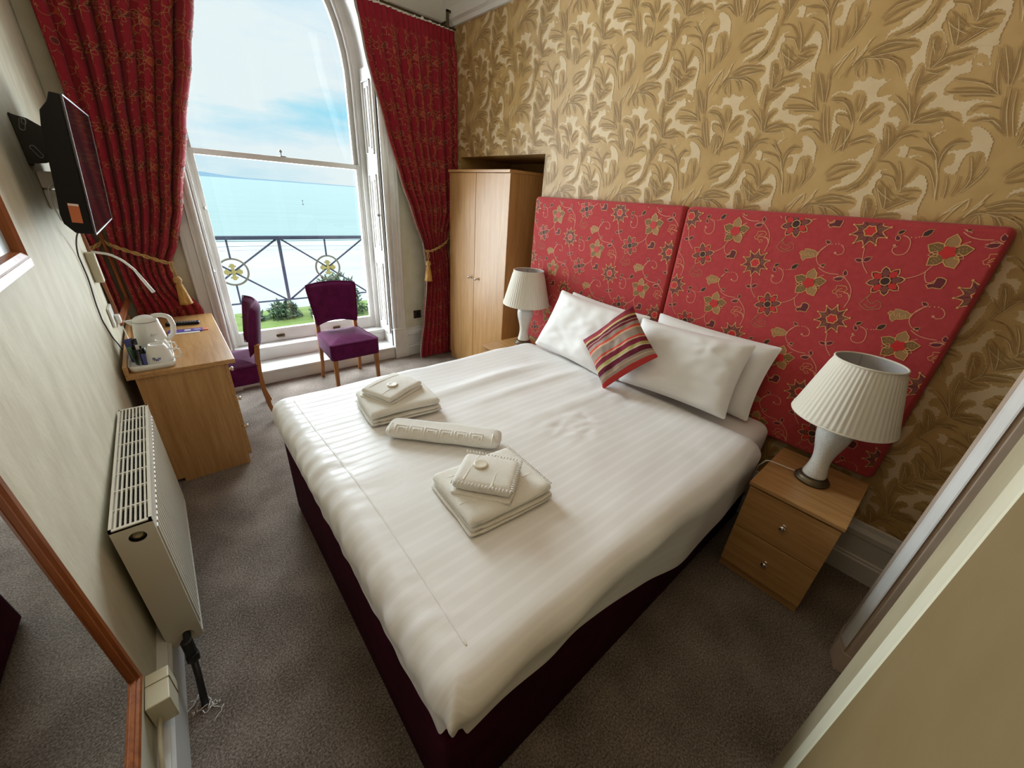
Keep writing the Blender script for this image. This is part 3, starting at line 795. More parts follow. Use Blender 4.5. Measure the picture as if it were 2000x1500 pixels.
# ------------------------------------------------------------------ partition and doorway at the near right
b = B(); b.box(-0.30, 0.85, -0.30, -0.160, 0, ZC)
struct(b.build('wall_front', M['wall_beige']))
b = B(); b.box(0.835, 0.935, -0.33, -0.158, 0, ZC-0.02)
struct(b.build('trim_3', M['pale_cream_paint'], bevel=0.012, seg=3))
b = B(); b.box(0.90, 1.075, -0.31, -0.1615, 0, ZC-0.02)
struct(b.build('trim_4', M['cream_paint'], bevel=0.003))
b = B()
prf = [(1.752, -0.2005), (1.690, -0.224), (1.697, -0.228), (1.697, -0.233), (1.692, -0.237), (1.692, -0.42), (1.84, -0.42), (1.84, -0.2005)]
b.prism(prf, 0.10, ZC-0.02, lambda p, a: (p[0], p[1], a))
b.prism([(1.755, -0.199), (1.688, -0.224), (1.688, -0.42), (1.845, -0.42), (1.845, -0.199)], 0, 0.10, lambda p, a: (p[0], p[1], a))
struct(b.build('trim_5', M['brown_cream_paint'], bevel=0.002))
b = B(); b.prism([(1.752, -0.201), (1.738, -0.199), (1.722, -0.203), (1.706, -0.211), (1.693, -0.220), (1.691, -0.2242), (1.70, -0.2215), (1.73, -0.2095)], 0.13, ZC-0.02, lambda p, a: (p[0], p[1], a), sm=False)
struct(b.build('trim_6', M['white_paint']))

# ================================================================== OUTSIDE
def simple(name, vs, fs, m):
    b = B(); b.add(vs, fs); return struct(b.build(name, m))
M['sea'] = mat('pale_green_sea', rough=0.6, spec=0.1, build=noisy((0.096, 0.128, 0.116), (0.110, 0.140, 0.127), 0.02, 0.0, (1, 6, 1), 5))
M['sand'] = mat('wet_sand', rough=0.6, build=noisy((0.1482, 0.1287, 0.1209), (0.1755, 0.1599, 0.1560), 0.03, 0.0, (1, 5, 1), 5))
M['surf'] = mat('white_surf', (0.1872, 0.1911, 0.1950), 0.6)
M['lawn'] = mat('mown_grass', rough=0.9, spec=0.1, build=noisy((0.080, 0.106, 0.024), (0.112, 0.136, 0.040), 0.8, 0.0, (1, 3, 1), 6))
M['hill'] = mat('hazy_blue_hill', (0.085, 0.118, 0.140), 1.0, spec=0.0)
M['leaf'] = mat('dull_green_leaf', rough=0.8, spec=0.1, build=noisy((0.030, 0.052, 0.024), (0.080, 0.105, 0.060), 3.0, 0.0))
M['twig'] = mat('brown_twig', (0.06, 0.045, 0.03), 0.8)
ZSEA = -14.0
simple('sea', [(-40000, 128, ZSEA), (40000, 128, ZSEA), (40000, 60000, ZSEA), (-40000, 60000, ZSEA)], [(0, 1, 2, 3)], M['sea'])
simple('beach', [(-400, 22, ZSEA+0.5), (400, 22, ZSEA+0.5), (400, 132, ZSEA+0.02), (-400, 132, ZSEA+0.02)], [(0, 1, 2, 3)], M['sand'])
b = B()
for k, (y0, w) in enumerate(((122, 2.2), (114, 1.2), (134, 0.9))):
    pts = [(x, y0+3*noise.noise((x*0.03, k, 0))) for x in range(-200, 240, 6)]
    b.add([(x, y+s*w*0.5, ZSEA+0.14) for x, y in pts for s in (-1, 1)], [(2*i, 2*i+2, 2*i+3, 2*i+1) for i in range(len(pts)-1)])
struct(b.build('surf', M['surf']))
ZL = -4.0
b = B(); b.box(-60, 60, 5.4, 21.3, ZL-9.0, ZL)
struct(b.build('lawn', M['lawn']))
b = B()
hp = [(-5200, 0), (-3500, 60), (-1500, 150), (-300, 175), (500, 130), (1100, 96), (1590, 46), (2020, 24), (2700, 27), (3400, 19), (4600, 16), (5600, 8), (6000, 0)]
def hh(x):
    for (a, p), (c, q) in zip(hp, hp[1:]):
        if a <= x <= c:
            return p+(q-p)*(x-a)/(c-a)
    return 0
def hf(u, v):
    x = -5200+11200*u
    return (x, 11500+2600*v, ZSEA+hh(x)*(0.5 if v in (0, 1) else 1)*(sin(pi*v)+0.02)*(1+0.10*noise.noise((x*0.002, v*3, 0))))
b.grid(hf, 80, 8)
struct(b.build('hills', M['hill']))
# balcony railing
YRL = 4.72
rail = thing('balcony_railing', 'dark iron balcony railing with gilt crosses in rings outside the window', 'railing', (0.9, YRL, 0.42))
ZT, ZBm = 1.128, 0.495
b = B(); b.box(-0.9, 2.8, YRL-0.02, YRL+0.02, ZT-0.016, ZT+0.018); b.build('top_rail', M['rail_metal'], rail, bevel=0.004)
b = B(); b.box(-0.9, 2.8, YRL-0.008, YRL+0.008, ZBm-0.007, ZBm+0.007); b.build('bottom_rail', M['rail_metal'], rail)
RC, PITCH = (0.474, 1.362), 0.888
ZM = 0.812
for k in range(-1, 3):
    xc = RC[0]+PITCH*k
    b = B(); b.tube([(xc+0.125*cos(2*pi*i/32), YRL, ZM+0.125*sin(2*pi*i/32)) for i in range(32)], 0.0095, 6, closed=True)
    b.build('ring', M['rail_ring'], rail)
    b = B()
    cp = []
    for q in range(4):
        a0 = q*pi/2
        for (rr, tt) in ((0.014, -0.0), (0.030, -0.014), (0.045, -0.014), (0.047, -0.030), (0.058, -0.032), (0.064, -0.018), (0.076, -0.014), (0.078, 0.0), (0.076, 0.014), (0.064, 0.018), (0.058, 0.032), (0.047, 0.030), (0.045, 0.014), (0.030, 0.014)):
            cp.append((xc+rr*cos(a0)-tt*sin(a0), ZM+rr*sin(a0)+tt*cos(a0)))
    b.prism(cp, YRL-0.012, YRL+0.012, lambda p, a: (p[0], a, p[1]))
    b.ball((xc, YRL-0.012, ZM), 0.02, 0.01, 0.02)
    b.build('cross', M['rail_gold'], rail)
    for (za, zb) in ((ZM+0.125, ZT), (ZBm, ZM-0.125)):
        b = B(); b.tube([(xc, YRL, za), (xc, YRL, zb)], 0.009, 6); b.build('strut', M['rail_metal'], rail)
    for sx in (-1, 1):
        for (z1) in (ZT-0.012, ZBm):
            d = Vector((sx*PITCH/2, 0, z1-ZM)); 
            b = B(); b.tube([(xc, YRL+0.004, ZM), (xc+d.x*0.96, YRL+0.004, ZM+d.z)], 0.0090, 6); b.build('brace', M['rail_metal'], rail)
    b = B(); b.box(xc+PITCH/2-0.013, xc+PITCH/2+0.013, YRL-0.013, YRL+0.013, ZBm-0.01, ZT); b.build('post', M['rail_metal'], rail)
# balcony slab the railing stands on
b = B(); b.box(-1.2, 3.0, 4.25, YRL+0.12, -0.06, 0.0); 
struct(b.build('balcony', M['ceiling']))
for x in (-0.88, 2.78):
    b = B(); b.box(x-0.016, x+0.016, YRL-0.016, YRL+0.016, 0.0, ZT); b.build('end_post', M['rail_metal'], rail)
# shrubs at the lawn's edge
def shrub(name, label, c, rx, ry, rz, n, seed):
    rnd = random.Random(seed)
    root = thing(name, label, 'shrub', c, 'shrubs along the lawn edge')
    b = B()
    for i in range(n):
        while True:
            p = Vector((rnd.uniform(-1, 1), rnd.uniform(-1, 1), rnd.uniform(0, 1)))
            if p.length < 1 and p.length > rnd.random()*0.8:
                break
        p = Vector((c[0]+p.x*rx, c[1]+p.y*ry, c[2]+p.z*rz))
        d = Vector((rnd.gauss(0, 1), rnd.gauss(0, 1), rnd.gauss(0.3, 1))).normalized()
        e = d.cross(Vector((rnd.gauss(0, 1), rnd.gauss(0, 1), rnd.gauss(0, 1)))).normalized()
        L = rnd.uniform(0.07, 0.16)
        b.add([p, p+d*L+e*L*0.35, p+d*L*2, p+d*L-e*L*0.35], [(0, 1, 2, 3)])
    b.build('foliage', M['leaf'], root)
    b = B()
    for i in range(7):
        a = rnd.uniform(0, 2*pi)
        b.tube([c, (c[0]+0.3*rx*cos(a), c[1]+0.3*ry*sin(a), c[2]+rz*0.5), (c[0]+0.6*rx*cos(a), c[1]+0.6*ry*sin(a), c[2]+rz*0.85)], 0.03, 5)
    b.build('stem', M['twig'], root)
shrub('shrub', 'tall grey green shrub rising behind the chair at the window', (5.75, 19.3, ZL), 1.25, 0.9, 1.95, 1700, 3)
shrub('shrub', 'low rounded shrub at the lawn edge between the two chairs', (3.55, 19.8, ZL), 0.66, 0.5, 0.72, 600, 5)
shrub('shrub', 'small dark clump on the lawn edge just beside the left chair', (2.42, 19.9, ZL), 0.35, 0.35, 0.24, 260, 6)
shrub('shrub', 'loose pale shrub at the right edge of the window view', (7.75, 18.9, ZL), 0.62, 0.7, 1.05, 700, 8)
b = B(); b.lathe([(0.0005, 0), (0.5, 0), (0.4, 0.8), (0.13, 1.0), (0.12, 2.9), (0.32, 3.0), (0.32, 3.5), (0.0005, 3.8)], 10, (0, 0, 0))
tag(b.build('channel_marker', M['black_metal'], off=(0, 0, 0)), 'tiny dark marker post standing far out in the sea', 'marker').location = (91.55, 359.2, ZSEA-0.3)

# ================================================================== FURNITURE
# ---- embroidered cloth repeat shared by headboards and curtains
GOLD, PINK, PLUM, TAN, OLIVE, RED, BLACK, WINE = 1, 2, 3, 4, 5, 6, 7, 8
FABRIC = ['thread_gold', 'thread_pink', 'thread_plum', 'thread_tan', 'thread_olive', 'thread_red', 'thread_black', 'thread_wine']
def polar(c, rs, ph=0.0):
    n = len(rs)
    return [(c[0]+r*cos(ph+2*pi*k/n), c[1]+r*sin(ph+2*pi*k/n)) for k, r in enumerate(rs)]
def leaf(p, q, w):
    dx, dy = q[0]-p[0], q[1]-p[1]
    return [p, (p[0]+dx*.3-dy*w, p[1]+dy*.3+dx*w), (p[0]+dx*.65-dy*w*.9, p[1]+dy*.65+dx*w*.9), q, (p[0]+dx*.65+dy*w*.9, p[1]+dy*.65-dx*w*.9), (p[0]+dx*.3+dy*w, p[1]+dy*.3-dx*w)]
def cloth_repeat(simple=False):
    P = Pattern()
    LW = 0.0030 if simple else 0.0034
    # stars of ten pointed plum petals
    st = []
    for k in range(10):
        st += [0.063, 0.047, 0.041, 0.047]
    star = polar((0, 0), st, pi/2)
    if not simple:
        P.fill(polar((0, 0), [r*0.99 for r in st], pi/2), PLUM, 0)
        for k in range(10):
            a = pi/2+2*pi*k/10
            P.line([(0.024*cos(a), 0.024*sin(a)), (0.050*cos(a), 0.050*sin(a))], 0.004, WINE if k % 2 else OLIVE, 1, False)
    P.line(star, LW, GOLD, 2, False, True)
    for k in range(10):
        a = pi/2+2*pi*k/10
        P.dot((0.0645*cos(a), 0.0645*sin(a)), 0.0042, GOLD, 3, 6)
    ring = polar((0, 0), [0.0225, 0.020, 0.0175, 0.020]*6)
    P.fill(ring, RED, 2)
    P.line(ring, LW, GOLD, 3, False, True)
    # round flower, eight petals
    c = (0.118, -0.186)
    rr = []
    for k in range(8):
        rr += [0.060, 0.051, 0.038, 0.051]
    P.line(polar(c, rr, 0.3), LW, GOLD, 1, False, True)
    if not simple:
        P.fill(polar(c, [r*0.93 for r in rr], 0.3), BLACK, 0)
        for k in range(8):
            a = 0.3+2*pi*k/8
            P.fill(leaf((c[0]+0.016*cos(a), c[1]+0.016*sin(a)), (c[0]+0.052*cos(a), c[1]+0.052*sin(a)), 0.34), RED if k % 2 else PLUM, 1)
    P.line(polar(c, [0.0165]*12), 0.003, GOLD, 3, False, True)
    P.dot(c, 0.013, BLACK if not simple else WINE, 2, 10)
    # five-petalled tan flower
    c = (0.253, -0.052)
    for k in range(5):
        a = pi/2+2*pi*k/5
        q = (c[0]+0.066*cos(a), c[1]+0.066*sin(a))
        lf = leaf((c[0]+0.010*cos(a), c[1]+0.010*sin(a)), q, 0.36)
        if not simple:
            P.fill(lf, TAN if k in (0, 3) else OLIVE, 0)
            if k in (1, 2, 4):
                for t in range(4):
                    u = 0.30+0.14*t
                    m = (c[0]+(q[0]-c[0])*u, c[1]+(q[1]-c[1])*u)
                    for w in (-0.007, 0.003):
                        P.line([(m[0]-sin(a)*w, m[1]+cos(a)*w), (m[0]-sin(a)*(w+0.005), m[1]+cos(a)*(w+0.005))], 0.004, TAN, 1, False)
        P.line(lf, LW, GOLD, 2, False, True)
        a2 = a+pi/5
        if not simple and k in (1, 3):
            lf2 = leaf((c[0]+0.02*cos(a2), c[1]+0.02*sin(a2)), (c[0]+0.052*cos(a2), c[1]+0.052*sin(a2)), 0.3)
            P.fill(lf2, PLUM, 0); P.line(lf2, 0.0025, GOLD, 1, False, True)
    P.fill(polar(c, [0.026, 0.022, 0.018, 0.022]*5, 0.9), RED, 3)
    # scrolling stems, leaves, beads
    for s_ in FB_STEM:
        P.line(mm(s_), 0.0026 if simple else 0.0030, PINK, 1)
    P.line([(0.243, -0.298), (0.252, -0.286), (0.268, -0.262), (0.272, -0.254)], 0.003, PINK, 1)
    P.line([(0.243, -0.298), (0.246, -0.322), (0.262, -0.346), (0.289, -0.358)], 0.003, PINK, 1)
    for s_ in FB_BEAD:
        S = spline(mm(s_), 0.010)
        for p in S:
            P.dot(p, 0.0026, PINK, 1, 5)
    for p, q in [mm(x) for x in FB_LEAFD]:
        P.fill(leaf(p, q, 0.24), BLACK, 0); P.line(leaf(p, q, 0.27), 0.0018, GOLD, 1, False, True)
    for p, q in [mm(x) for x in FB_LEAFO]:
        if not simple:
            P.fill(leaf(p, q, 0.26), WINE, 0)
        P.line(leaf(p, q, 0.28), 0.0024, PINK, 1, False, True)
    P.dot((0.095, -0.046), 0.005, PINK, 2, 8); P.dot((-0.087, -0.100), 0.005, PINK, 2, 8)
    bl = mm(FB_BELL)
    if not simple:
        P.fill(bl, WINE, 0)
    P.line(bl, 0.0028, GOLD, 1, True, True)
    cl = mm(FB_CLOUD)
    P.line(cl, 0.0024, GOLD, 1, False, True)
    if not simple:
        P.fill(cl, TAN, 0)
    if not simple:
        for k in range(3):
            P.line([(0.19+0.018*k-0.006, -0.318), (0.196+0.018*k-0.006, -0.300), (0.203+0.018*k-0.006, -0.316)], 0.002, GOLD, 1)
        for s_ in FB_PAIS:
            P.line(mm(s_), 0.0024, TAN, 1, True, len(s_) > 6)
        for s_ in FB_FAN:
            P.line(mm(s_), 0.0022, GOLD, 1)
    return P
CLOTH = cloth_repeat()
CURT = cloth_repeat(True)
LATT = [(-(0.393*i), -0.19*i-0.38*j) for i in range(-7, 8) for j in range(-9, 10)]
FMATS = [M['red_fabric']]+[M[k] for k in FABRIC]
CMATS = [M['red_curtain'], M['curtain_gold'], M['curtain_gold'], M['thread_wine'], M['thread_olive'], M['thread_olive'], M['curtain_red'], M['thread_wine'], M['thread_wine']]

# ---- headboards
HX = 2.279
def headboard(y0, y1, s0, label):
    z0, z1 = 0.561, 1.674
    o = thing('headboard', label, 'headboard', (XR-0.003, (y0+y1)/2, z0), 'upholstered headboard panels')
    b = B()
    R = 0.022
    n = 8
    # padded panel: rounded edges, flat face
    def prof(u):
        return u
    cy, cz, hw, hh_ = (y0+y1)/2, (z0+z1)/2, (y1-y0)/2, (z1-z0)/2
    loops = []
    def rect(hw, hh, r, x):
        P = []
        for (sy, sz, a0) in ((1, 1, 0), (-1, 1, pi/2), (-1, -1, pi), (1, -1, 3*pi/2)):
            for k in range(5):
                a = a0+pi/2*k/4
                P.append((x, cy+sy*(hw-r)+r*cos(a), cz+sz*(hh-r)+r*sin(a)))
        return P
    for k in range(7):
        a = pi/2*k/6
        loops.append(rect(hw-R*(1-cos(a)), hh_-R*(1-cos(a)), 0.03-R*(1-cos(a))*0.9, HX+R-R*sin(a)))
    loops = [rect(hw, hh_, 0.03, XR-0.003)]+loops
    m = 20
    vs = [p for l in loops for p in l]
    fs = [(i*m+k, i*m+(k+1) % m, (i+1)*m+(k+1) % m, (i+1)*m+k) for i in range(len(loops)-1) for k in range(m)]
    fs.append([(len(loops)-1)*m+k for k in range(m)])
    b.add(vs, fs, 0, True)
    # face of the cloth: a = -y so that the drawing reads from the room side
    CLOTH.lay(b, [(-s0[0]+a, s0[1]+c) for a, c in LATT], [(-y1+R*0.8, -y0-R*0.8, z0+R*0.8, z1-R*0.8)], lambda a, c, h: (HX-h, -a, c), 0.0005, 0.0004)
    b.build('padded_panel', FMATS, o)
headboard(-0.049, 1.169, (0.346, 1.624), 'wider padded red floral headboard panel behind the lamp nearest the doorway')
headboard(1.176, 2.402, (1.606, 1.611), 'padded red floral headboard panel next to the wardrobe')

# ---- bed
bed = thing('double_bed', 'double divan bed with wine red chenille base in the middle of the room', 'bed', (1.25, 1.19, 0))
def rrect(b, x0, x1, y0, y1, z0, z1, r, rt, mi=0, n=6):
    """block with rounded upright corners (r) and rounded top/bottom edges (rt)"""
    loops = []
    def lp(ins, z):
        P = []
        rr = max(r-ins, 0.002)
        for (cx, cy, a0) in ((x1-r, y1-r, 0), (x0+r, y1-r, pi/2), (x0+r, y0+r, pi), (x1-r, y0+r, 3*pi/2)):
            for k in range(n+1):
                a = a0+pi/2*k/n
                P.append((cx+rr*cos(a), cy+rr*sin(a), z))
        return P
    for k in range(5):
        a = pi/2*k/4
        loops.append(lp(rt*(1-sin(a)), z0+rt*(1-cos(a))))
    for k in range(5):
        a = pi/2*k/4
        loops.append(lp(rt*(1-cos(a)), z1-rt*(1-sin(a))))
    m = 4*(n+1)
    fs = [(i*m+k, i*m+(k+1) % m, (i+1)*m+(k+1) % m, (i+1)*m+k) for i in range(len(loops)-1) for k in range(m)]
    o = b.add([p for l in loops for p in l], fs, mi, True)
    b.f.append([o+k for k in range(m)][::-1]); b.m.append(mi); b.s.append(False)
    b.f.append([o+(len(loops)-1)*m+k for k in range(m)]); b.m.append(mi); b.s.append(False)
b = B(); rrect(b, 0.238, 2.275, 0.393, 1.985, 0.012, 0.445, 0.022, 0.012)
b.build('divan_base', M['divan'], bed)
b = B(); rrect(b, 0.230, 2.262, 0.388, 1.990, 0.447, 0.655, 0.075, 0.045)
b.build('mattress', M['mattress'], bed)

# ---- duvet
IX0, IX1, IY0, IY1, DR = 0.290, 1.985, 0.428, 1.948, 0.078
ZD = 0.682
def dn(x, y, z, sc=1.0):
    return noise.noise((x*sc, y*sc, z*sc))
def duvet_top(a, c):
    z = 0.010*dn(a, c, 3.0, 2.2)+0.004*dn(a, c, 9.0, 7.0)
    # soft lengthwise folds towards the window side
    for (y0, w, h, x0) in ((1.62, 0.05, 0.016, 1.15), (1.43, 0.035, 0.008, 1.3), (1.15, 0.04, 0.006, 1.45)):
        yy = y0+0.05*dn(a, 0, y0, 1.3)
        z += h*math.exp(-((c-yy)/w)**2)*max(0, min(1, (a-x0+0.5)/0.5))*max(0, min(1, (x0+0.65-a)/0.3))
    # gathers running in from the stitched cuff
    if a < 0.42:
        e_ = max(0.0, 1-abs(a-0.30)/0.10)
        rg = abs(noise.noise((c*13+a*9, 4.0, 1.0)))
        z += e_*0.012*(0.35-rg)*(0.4+0.6*max(0, min(1, (c-0.9)/0.5)))
    # rumpled patch in the middle
    d = ((a-1.30)/0.22)**2+((c-0.98)/0.16)**2
    if d < 1:
        z += (1-d)*0.010*(dn(a, c, 1.0, 16)+0.6*dn(a, c, 5.0, 34))
    d = ((a-1.80)/0.16)**2+((c-1.05)/0.22)**2
    if d < 1:
        z += (1-d)*0.012*dn(a, c, 2.0, 13)
    return z
def near_drop(x):
    t = max(0, min(1, (x-0.55)/1.1))
    s_ = 0.215+0.17*(t*t*(3-2*t))+0.010*sin(x*6.0)+0.012*dn(x, 0, 4, 3)
    if x > 1.75:
        s_ -= 0.10*min(1, (x-1.75)/0.24)
    return s_
def foot_drop(y):
    return 0.205+0.010*dn(0, y, 2, 3.0)-0.03*max(0, min(1, (y-1.3)/0.6))
NF, NX, NS, NY = 16, 70, 18, 110
def duvet(u, v):
    i = u*(NF+NX); j = v*(2*NS+NY)
    fa = max(0.0, (NF-i)/NF); a = IX0+(IX1-IX0)*max(0.0, (i-NF)/NX)
    if j < NS:
        fb = (NS-j)/NS; c = IY0; sy = -1
    elif j > NS+NY:
        fb = (j-NS-NY)/NS; c = IY1; sy = 1
    else:
        fb = 0.0; c = IY0+(IY1-IY0)*(j-NS)/NY; sy = 0
    z = ZD+duvet_top(a, c)
    # the head end turns down on to the sheet
    if a > IX1-0.10:
        t = (a-(IX1-0.10))/0.10
        z -= 0.024*t*t
    if fa == 0 and fb == 0:
        return (a, c, z)
    ang = atan2(fb, fa)
    D = foot_drop(c)*cos(ang)**2+(near_drop(a) if sy < 0 else 0.24)*sin(ang)**2
    D -= (0.095 if sy < 0 else 0.05)*sin(2*ang)**2
    fr = max(fa, fb)
    d = fr*(DR*pi/2+max(0.0, D-DR))
    dx, dy = -cos(ang), sin(ang)*sy
    if d < DR*pi/2:
        h = DR*sin(d/DR); dz = DR*(1-cos(d/DR))
    else:
        h = DR; dz = DR+d-DR*pi/2
    # gathers of the skirt
    w = min(1.0, d/0.10)
    if fa >= fb:
        g = 0.5+0.5*dn(0, c, 7, 5.0)
        h += w*0.016*(0.3-abs(noise.noise((c*13-d*5, 4.0, 1.0))))*max(0, 1-d/0.2)*(0.4+0.6*max(0, min(1, (c-0.9)/0.5)))
        h += w*(0.006*sin(c*58+6*dn(0, c, 1, 4)+d*14)*g*(1 if d < 0.17 else 0.5)+0.008*dn(a+d*2, c*1.5, 3, 9))*(1.0 if d < 0.2 else 0.6)
    if fb > fa:
        h += w*(0.013*dn(a, d*0.6, 5, 3.2)+0.006*sin(a*9+d*8+4*dn(a, 0, 2, 2)))
        h += 0.012*w*max(0, min(1, (a-0.8)/0.6))
    if fa > 0 and fb > 0:
        h += 0.020*max(0.0, min(1.0, (d-0.03)/0.08))*sin(ang*2)**24*(1 if sy < 0 else 0)
    # the hem tucks back against the mattress
    q = max(0.0, min(1.0, (d-0.09)/0.14))
    tk = 0.018*cos(ang)**2+(0.034-0.022*max(0, min(1, (a-0.5)/0.8)) if sy < 0 else 0.01)*sin(ang)**2
    h -= tk*q*q*(3-2*q)
    return (a+dx*h, c+dy*h, z-dz)
def duvet_uv(u, v):
    i = u*(NF+NX); j = v*(2*NS+NY)
    a = IX0-0.3*max(0.0, (NF-i)/NF)+(IX1-IX0)*max(0.0, (i-NF)/NX)
    c = IY0+(IY1-IY0)*max(0, min(NY, j-NS))/NY
    if j < NS: c -= 0.36*(NS-j)/NS
    if j > NS+NY: c += 0.3*(j-NS-NY)/NS
    return (a, c)
b = B()
b.grid(duvet, NF+NX, 2*NS+NY, 0, True, uvf=duvet_uv)
# stitched seam of the cuff along the foot
seam = []
for k in range(81):
    c = IY0+0.02+(IY1-IY0-0.04)*k/80
    a = IX0+0.035+0.012*sin(3*(c-0.4))
    seam.append((a, c, ZD+duvet_top(a, c)-0.0040))
b.tube(seam, 0.0062, 10)
dv = b.build('duvet', [M['linen_stripe']], off=(1.2, 1.19, 0.66), sub=1)
tag(dv, 'white satin striped duvet covering the double bed', 'duvet')

# ---- pillows
def pillow_mesh(W, H, T, seed, n=26, dent=0.0):
    b = B()
    def fn(u, v, s):
        x, y = u*2-1, v*2-1
        m = max(0.0, (1-x**4)*(1-y**4))**0.55
        z = s*T*m*(0.85+0.25*noise.noise((x*1.4+seed, y*1.4, s)))
        z += s*0.010*noise.noise((x*5+seed, y*5, 3))*m
        if dent and s > 0:
            d = ((x-0.30)/0.5)**2+((y-0.62)/0.28)**2
            if d < 1: z += (1-d)*0.022*noise.noise((x*9+seed, y*6, 8))
        k = 0.055
        return (W/2*x*(1-k*(1-y*y)), H/2*y*(1-k*(1-x*x)), z)
    b.grid(lambda u, v: fn(u, v, 1), n, n, uvf=lambda u, v: (u, v))
    b.grid(lambda u, v: fn(u, v, -1), n, n, flip=True, uvf=lambda u, v: (u, v))
    return b
def basis(o, c, xd, yd):
    X = Vector(xd).normalized(); Y = Vector(yd); Y = (Y-X*Y.dot(X)).normalized(); Z = X.cross(Y)
    o.matrix_world = Matrix(((X.x, Y.x, Z.x, c[0]), (X.y, Y.y, Z.y, c[1]), (X.z, Y.z, Z.z, c[2]), (0, 0, 0, 1)))
def place_pillow(label, bl, br, tl, tr, T, seed, m=None, name='pillow', cat='pillow', group='white bed pillows', dent=0.0):
    bl, br, tl, tr = map(Vector, (bl, br, tl, tr))
    c = (bl+br+tl+tr)/4
    W = ((br-bl).length+(tr-tl).length)/2; H = ((tl-bl).length+(tr-br).length)/2
    o = pillow_mesh(W, H, T, seed, dent=dent).build(name, m or M['linen'], off=(0, 0, 0), sub=1)
    basis(o, c, (br-bl)+(tr-tl), (tl-bl)+(tr-br))
    return tag(o, label, cat, group)
place_pillow('rear white pillow nearest the doorway side, mostly hidden behind another', (2.10, 1.14, 0.69), (2.12, 0.50, 0.67), (2.22, 1.16, 1.075), (2.225, 0.455, 1.07), 0.075, 1.0)
place_pillow('rear white pillow at the wardrobe side, only its top edge showing', (2.10, 1.85, 0.69), (2.10, 1.22, 0.69), (2.215, 1.86, 1.07), (2.215, 1.19, 1.03), 0.07, 2.0)
place_pillow('front white pillow at the doorway side, leaning in front of a rear pillow', (1.905, 1.17, 0.712), (1.955, 0.55, 0.698), (2.08, 1.16, 1.045), (2.105, 0.545, 1.095), 0.085, 3.0, dent=1.0)
place_pillow('front white pillow at the wardrobe side, partly behind the striped cushion', (1.905, 1.85, 0.69), (1.875, 1.22, 0.70), (2.095, 1.89, 1.10), (2.09, 1.21, 1.04), 0.085, 4.0)
STR = [(0.0, (.20, .02, .035)), (.10, (.30, .035, .045)), (.15, (.55, .42, .17)), (.185, (.13, .014, .028)), (.235, (.50, .40, .30)), (.25, (.20, .025, .04)), (.29, (.33, .25, .20)), (.35, (.60, .08, .05)), (.39, (.62, .40, .24)), (.415, (.33, .25, .20)), (.545, (.62, .07, .045)), (.575, (.60, .40, .25)), (.60, (.20, .02, .04)), (.68, (.42, .36, .12)), (.73, (.60, .50, .33)), (.75, (.13, .014, .03)), (.83, (.33, .26, .21)), (.87, (.60, .40, .28)), (.89, (.40, .31, .25)), (.935, (.52, .045, .04))]
def stripes(nt, b):
    tc = N(nt, 'ShaderNodeTexCoord'); sp = N(nt, 'ShaderNodeSeparateXYZ'); nt.links.new(tc.outputs['UV'], sp.inputs[0])
    c = ramp(nt, sp.outputs['Y'], STR[:20], 'CONSTANT')
    nt.links.new(c, b.inputs['Base Color'])
    n = N(nt, 'ShaderNodeTexNoise', {'Scale': 350.0}); nt.links.new(tc.outputs['Object'], n.inputs['Vector'])
    bump(nt, b, n.outputs['Fac'], 0.3, 0.002)
M['stripes'] = mat('maroon_taupe_striped_weave', rough=0.8, spec=0.2, build=stripes)
# corners of the cushion: left, bottom / top, right as it stands on its corner
place_pillow('square cushion with maroon, red and taupe stripes on the white pillows', (1.93, 1.185, 1.135), (1.84, 1.44, 0.860), (1.86, 0.905, 0.965), (1.765, 1.12, 0.706), 0.075, 5.0, M['stripes'], 'striped_cushion', 'cushion', None)

